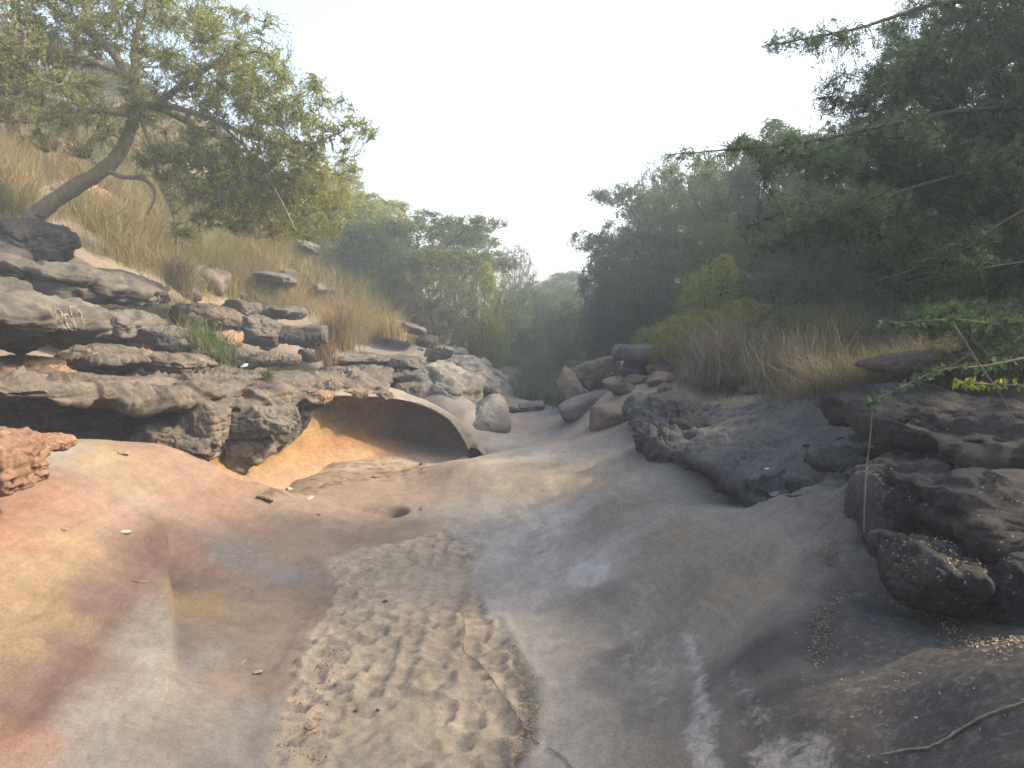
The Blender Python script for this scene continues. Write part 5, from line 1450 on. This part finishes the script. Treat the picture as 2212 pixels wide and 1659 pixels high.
pebble("pale flat oval stone on the smooth pink rock left of the sand", 557, 1447, .042, M_PALELEAF, 201, .35, "stone", "stone", el=1.5)
pebble("thin dark chip of stone just above the pale oval stone", 524, 1422, .022, M_STICK, 202, .3, "stone", "stone", el=2.0)
pebble("white topped oval pebble alone in the middle of the pink slab", 271, 1159, .045, M_PALELEAF, 203, .5, "stone", "stone", el=1.5)
pebble("small brown pebble left of the white topped one", 138, 1158, .028, M_PEBBLE, 204, .5)
pebble("flat dark stone on the pink rock near the alcove mouth", 268, 990, .055, M_PEBBLE, 205, .5, "stone", "stone")
pebble("reddish pebble beside the sand's upper left corner", 688, 1110, .03, M_PEBBLE, 206, .8)
pebble("brown pebble lying above the pothole on the pale rock", 668, 1076, .06, M_PALELEAF, 207, .4, "stone", "stone")
pebble("dark pebble by itself in the upper sand", 832, 1300, .028, M_STICK_DK, 208, .6)
pebble("left one of two dark pebbles at the bottom of the sand", 770, 1534, .016, M_STICK_DK, 209, .8)
pebble("right one of two dark pebbles at the bottom of the sand", 817, 1537, .014, M_STICK_DK, 210, .8)
pebble("lumpy brown clod in the lower left sand", 672, 1575, .04, M_PEBBLE, 211, .6, "clod", "clod")
pebble("brown oval clod right of the lumpy one in the sand", 728, 1478, .02, M_PEBBLE, 212, .6, "clod", "clod")
pebble("pale pebble on the crumbly soil under the alcove", 625, 1062, .06, M_PALELEAF, 213, .6)
pebble("dark pebble standing at the right end of the crumbly soil", 912, 1003, .06, M_STICK_DK, 214, .7)
pebble("brown stone in the crumbly soil right of the middle", 815, 1038, .06, M_PEBBLE, 215, .5)
pebble("white flake of stone on the dark shelf", 1657, 1028, .03, M_WHITE, 216, .3, "stone", "stone")
wp = link("paper_scrap", np_mesh("paper_scrap", np.array([[-.03, -.02, 0], [.03, -.025, .01], [.035, .02, .03], [-.025, .025, .025], [0, 0, .035]]), np.array([[0, 1, 4], [1, 2, 4], [2, 3, 4], [3, 0, 4]]), False), M_WHITE)
wp.location = P(528, 793, 7.35); tag(wp, "small white scrap of paper caught in the weeds on the ledge", "paper scrap")


def stick(label, pts, r0, r1, mat=M_STICK, name="stick", cat="stick", lift=.01, wig=.006, parent=None):
    q = np.array([place(u, v) for u, v in pts]); q[:, 2] = zat(q[:, 0], q[:, 1]) + lift
    q = catmull(q, 10 * len(q)); z2 = zat(q[:, 0], q[:, 1]) + lift * .6; q[:, 2] = np.maximum(q[:, 2], z2)
    q = q + rng.normal(size=q.shape) * wig * np.array([1, 1, .2])
    V, F = tube(q, np.linspace(r0, r1, len(q)), 6)
    c = q[0].copy(); o = link(name, np_mesh(name, V - c, F, True), mat, parent); o.location = c
    tag(o, label, cat); return o


stick("long thin pale dry vine lying across the sand", [(1003, 1262), (1000, 1310), (1005, 1370), (1003, 1410), (1040, 1440), (1080, 1500), (1110, 1545), (1140, 1590), (1165, 1625)], .0022, .0026, M_STICK, "dry_vine", "vine", .008, .0015)
stick("short dry vine end at the bottom of the rock right of the sand", [(1182, 1628), (1210, 1645), (1250, 1690), (1330, 1740)], .002, .0024, M_STICK, "dry_vine", "vine", .006, .001)
stick("curved pale dry stem on the dark rock in the lower right corner", [(1905, 1659), (1960, 1640), (2010, 1632), (2080, 1600), (2140, 1572), (2212, 1548), (2300, 1520)], .0028, .0035, M_STICK, "dry_twig", "twig", .008, .001)
stick("short thick dark stick lying at the edge of the crumbly soil", [(556, 1081), (572, 1085), (588, 1089)], .013, .015, M_STICK_DK, lift=.02, wig=.002)
stick("thin pale curved twig on the pink slab", [(288, 1257), (305, 1260), (320, 1261)], .003, .002, M_STICK, lift=.006, wig=.001)
stick("tiny dark twig on the grey rock right of the pothole", [(910, 1098), (911, 1106)], .004, .003, M_STICK_DK, lift=.01, wig=.001)
# upright dry stem in front of the boulders
q = catmull(np.array([P(1866, 1150, 2.7), P(1868, 1060, 2.72), P(1873, 1000, 2.75), P(1880, 940, 2.75), P(1884, 888, 2.75)]), 30)
V, F = tube(q, np.linspace(.0032, .0018, 30), 6); o = link("dry_twig", np_mesh("dry_twig", V - q[0], F), M_TWIG_PALE); o.location = q[0]
tag(o, "single upright thin dry stem standing in front of the black boulders", "stem")

# branch bits hanging in front of the boulders, with broad pale green leaflets
def hanging(label, pts, r, seed, leafs, mat, LL=.035, WW=.02, name="leafy_branch"):
    r_ = np.random.default_rng(seed)
    root = bpy.data.objects.new(name, None); COL.objects.link(root); q = catmull(px(pts), 40); root.location = q[0]
    tag(root, label, "branch")
    V, F = tube(q, np.linspace(r, r * .35, 40), 6); link("stem", np_mesh("stem", V - q[0], F), M_TWIG_PALE, root)
    k = r_.integers(4, 40, leafs); d = r_.normal(size=(leafs, 3)); d[:, 2] -= .2; d /= np.linalg.norm(d, axis=1, keepdims=True)
    c = q[k] + d * LL * .6
    lv, lf = leaf_quads(c, d, LL * r_.uniform(.6, 1.2, leafs), WW * r_.uniform(.7, 1.2, leafs), r_)
    link("leaves", np_mesh("leaves", lv - q[0], lf, False), mat, root)
    return root


hanging("leafy twig with blue green leaflets reaching left over the black boulder", [(2230, 770, 3.1), (2130, 790, 3.05), (2030, 800, 3.0), (1950, 835, 2.95), (1875, 870, 2.9)], .006, 301, 120, M_LEAF_BLUE)
hanging("yellow green leafed twig crossing the black boulder at the picture edge", [(2300, 830, 2.9), (2200, 832, 2.9), (2130, 830, 2.88), (2060, 825, 2.85)], .007, 302, 90, M_LEAF_YEL, .032, .018)
hanging("bare pale twig slanting down over the black boulder", [(2060, 700, 3.0), (2110, 780, 2.95), (2160, 850, 2.9), (2215, 950, 2.85)], .005, 303, 8, M_LEAF_DARK, .02, .01)
hanging("lower blue green leafy twig in the corner between boulder and grass", [(2240, 690, 3.3), (2150, 700, 3.3), (2060, 690, 3.25), (1900, 700, 3.2)], .006, 304, 160, M_LEAF_BLUE)

# fallen leaves: strips and scatter
def litter(name, label, polys_w, n, size, seed, mat=M_LITTER, lift=.004, surf=None):
    r_ = np.random.default_rng(seed); P_ = []
    for poly, k in polys_w:
        poly = np.array(poly); lo, hi = poly.min(0), poly.max(0)
        m = int(n * k); x = r_.uniform(lo[0], hi[0], m * 3); y = r_.uniform(lo[1], hi[1], m * 3)
        ok = poly_sd(x + .02 * r_.normal(size=len(x)), y + .02 * r_.normal(size=len(x)), poly) > 0
        x, y = x[ok][:m], y[ok][:m]; P_.append(np.stack([x, y], 1))
    p_ = np.concatenate(P_); z = zat(p_[:, 0], p_[:, 1]) + lift + r_.random(len(p_)) * .008
    c = np.concatenate([p_, z[:, None]], 1); d = r_.normal(size=c.shape); d[:, 2] *= .25; d /= np.linalg.norm(d, axis=1, keepdims=True)
    up = r_.normal(size=c.shape) * .3; up[:, 2] += 1; s = np.cross(d, up); s /= np.linalg.norm(s, axis=1, keepdims=True)
    L = (size * r_.uniform(.6, 1.3, len(c)))[:, None]; W = L * .45
    V = np.stack([c - d * L * .5, c + s * W * .5, c + d * L * .5, c - s * W * .5], 1).reshape(-1, 3)
    o = link(name, np_mesh(name, V, np.arange(len(V)).reshape(-1, 4), False), mat)
    tag(o, label, "leaf litter", kind="stuff"); return o


litter("leaf_litter", "small yellow fallen leaves gathered in hollows of the right rocks",
       [(H2([(1840, 1250), (1860, 1268), (1800, 1300), (1788, 1350), (1785, 1440), (1760, 1440), (1752, 1380), (1765, 1310)]), .30), (H2([(1580, 1262), (1640, 1258), (1650, 1268), (1590, 1275)]), .02),
        (H2([(1770, 1195), (1815, 1200), (1810, 1225), (1775, 1220)]), .06), (H2([(1745, 1140), (1800, 1120), (1830, 1090), (1870, 1080), (1820, 1150), (1760, 1160)]), .12), (H2([(1950, 1290), (2200, 1400), (2212, 1450), (2000, 1340), (1900, 1280)]), .22),
        (H2([(1700, 1250), (2250, 1250), (2250, 1659), (1700, 1659)]), .05)], 2600, .011, 401)
litter("leaf_litter", "yellowish debris collected along the right edge of the sand", [(H2([(1100, 1395), (1115, 1400), (1150, 1500), (1165, 1590), (1120, 1659), (1105, 1655), (1135, 1590), (1130, 1500)]), 1.0)], 1000, .012, 402, mat=M_LITTER)
litter("plant_debris", "dark bits of bark and leaf scattered over the sand and crumbly soil",
       [(LEAFBED, .35), (H2([(590, 1659), (620, 1520), (700, 1400), (760, 1400), (700, 1530), (700, 1659)]), .25), (H2([(700, 1230), (800, 1190), (860, 1190), (740, 1300), (690, 1350), (700, 1290)]), .15), (SAND[:17], .10),
        (H2([(60, 1000), (560, 1000), (700, 1150), (600, 1500), (100, 1600), (0, 1100)]), .06)], 1500, .012, 403, mat=M_STICK_DK)

# fallen leaves lying on the boulders of the right hand pile
def litter_on(objs, n, size, seed, label):
    r_ = np.random.default_rng(seed); C_ = []; N_ = []
    for o_ in objs:
        me = o_.data; k = len(me.vertices); co = np.empty(k * 3, np.float32); me.vertices.foreach_get("co", co); nr = np.empty(k * 3, np.float32); me.vertices.foreach_get("normal", nr)
        co = co.reshape(-1, 3).astype(float) + np.array(o_.location); nr = nr.reshape(-1, 3).astype(float)
        m = nr[:, 2] > .35; C_.append(co[m]); N_.append(nr[m])
    C_ = np.concatenate(C_); N_ = np.concatenate(N_)
    w = (fbm(C_, 3.0, 3, seed) > -.05) & (C_[:, 1] < 7)
    C_, N_ = C_[w], N_[w]; k = r_.choice(len(C_), n)
    c = C_[k] + r_.normal(size=(n, 3)) * .008; nn = N_[k] + r_.normal(size=(n, 3)) * .25; c = c + N_[k] * .006
    d = np.cross(nn, r_.normal(size=(n, 3))); d /= np.linalg.norm(d, axis=1, keepdims=True); s = np.cross(nn, d); s /= np.linalg.norm(s, axis=1, keepdims=True)
    L = (size * r_.uniform(.5, 1.3, n))[:, None]; W = L * .45
    V = np.stack([c - d * L * .5, c + s * W * .5, c + d * L * .5, c - s * W * .5], 1).reshape(-1, 3)
    o = link("leaf_litter", np_mesh("leaf_litter", V, np.arange(len(V)).reshape(-1, 4), False), M_LITTER); tag(o, label, "leaf litter", kind="stuff")


litter_on([o_ for o_ in ROCKS if "right hand pile" in o_["label"] or "fluted" in o_["label"]], 1800, .011, 405, "small pale fallen leaves caught on the black boulders")

# ---------------------------------------------------------------- haze
def haze_box():
    lo = (-60, -9.5, -6.0); hi = (60, 91, 16)
    V = np.array([[x, y, z] for x in (lo[0], hi[0]) for y in (lo[1], hi[1]) for z in (lo[2], hi[2])], float)
    F = np.array([[0, 1, 3, 2], [4, 6, 7, 5], [0, 4, 5, 1], [2, 3, 7, 6], [0, 2, 6, 4], [1, 5, 7, 3]])
    m = bpy.data.materials.new("haze"); m.use_nodes = True; t = m.node_tree; t.nodes.remove(t.nodes["Principled BSDF"])
    v = t.nodes.new("ShaderNodeVolumePrincipled"); v.inputs["Color"].default_value = (.74, .87, 1.0, 1); v.inputs["Density"].default_value = HAZE; v.inputs["Anisotropy"].default_value = .2
    t.links.new(v.outputs[0], t.nodes["Material Output"].inputs["Volume"])
    tag(link("haze", np_mesh("haze", V, F, False), m), kind="stuff")


HAZE = 0.0085
haze_box()
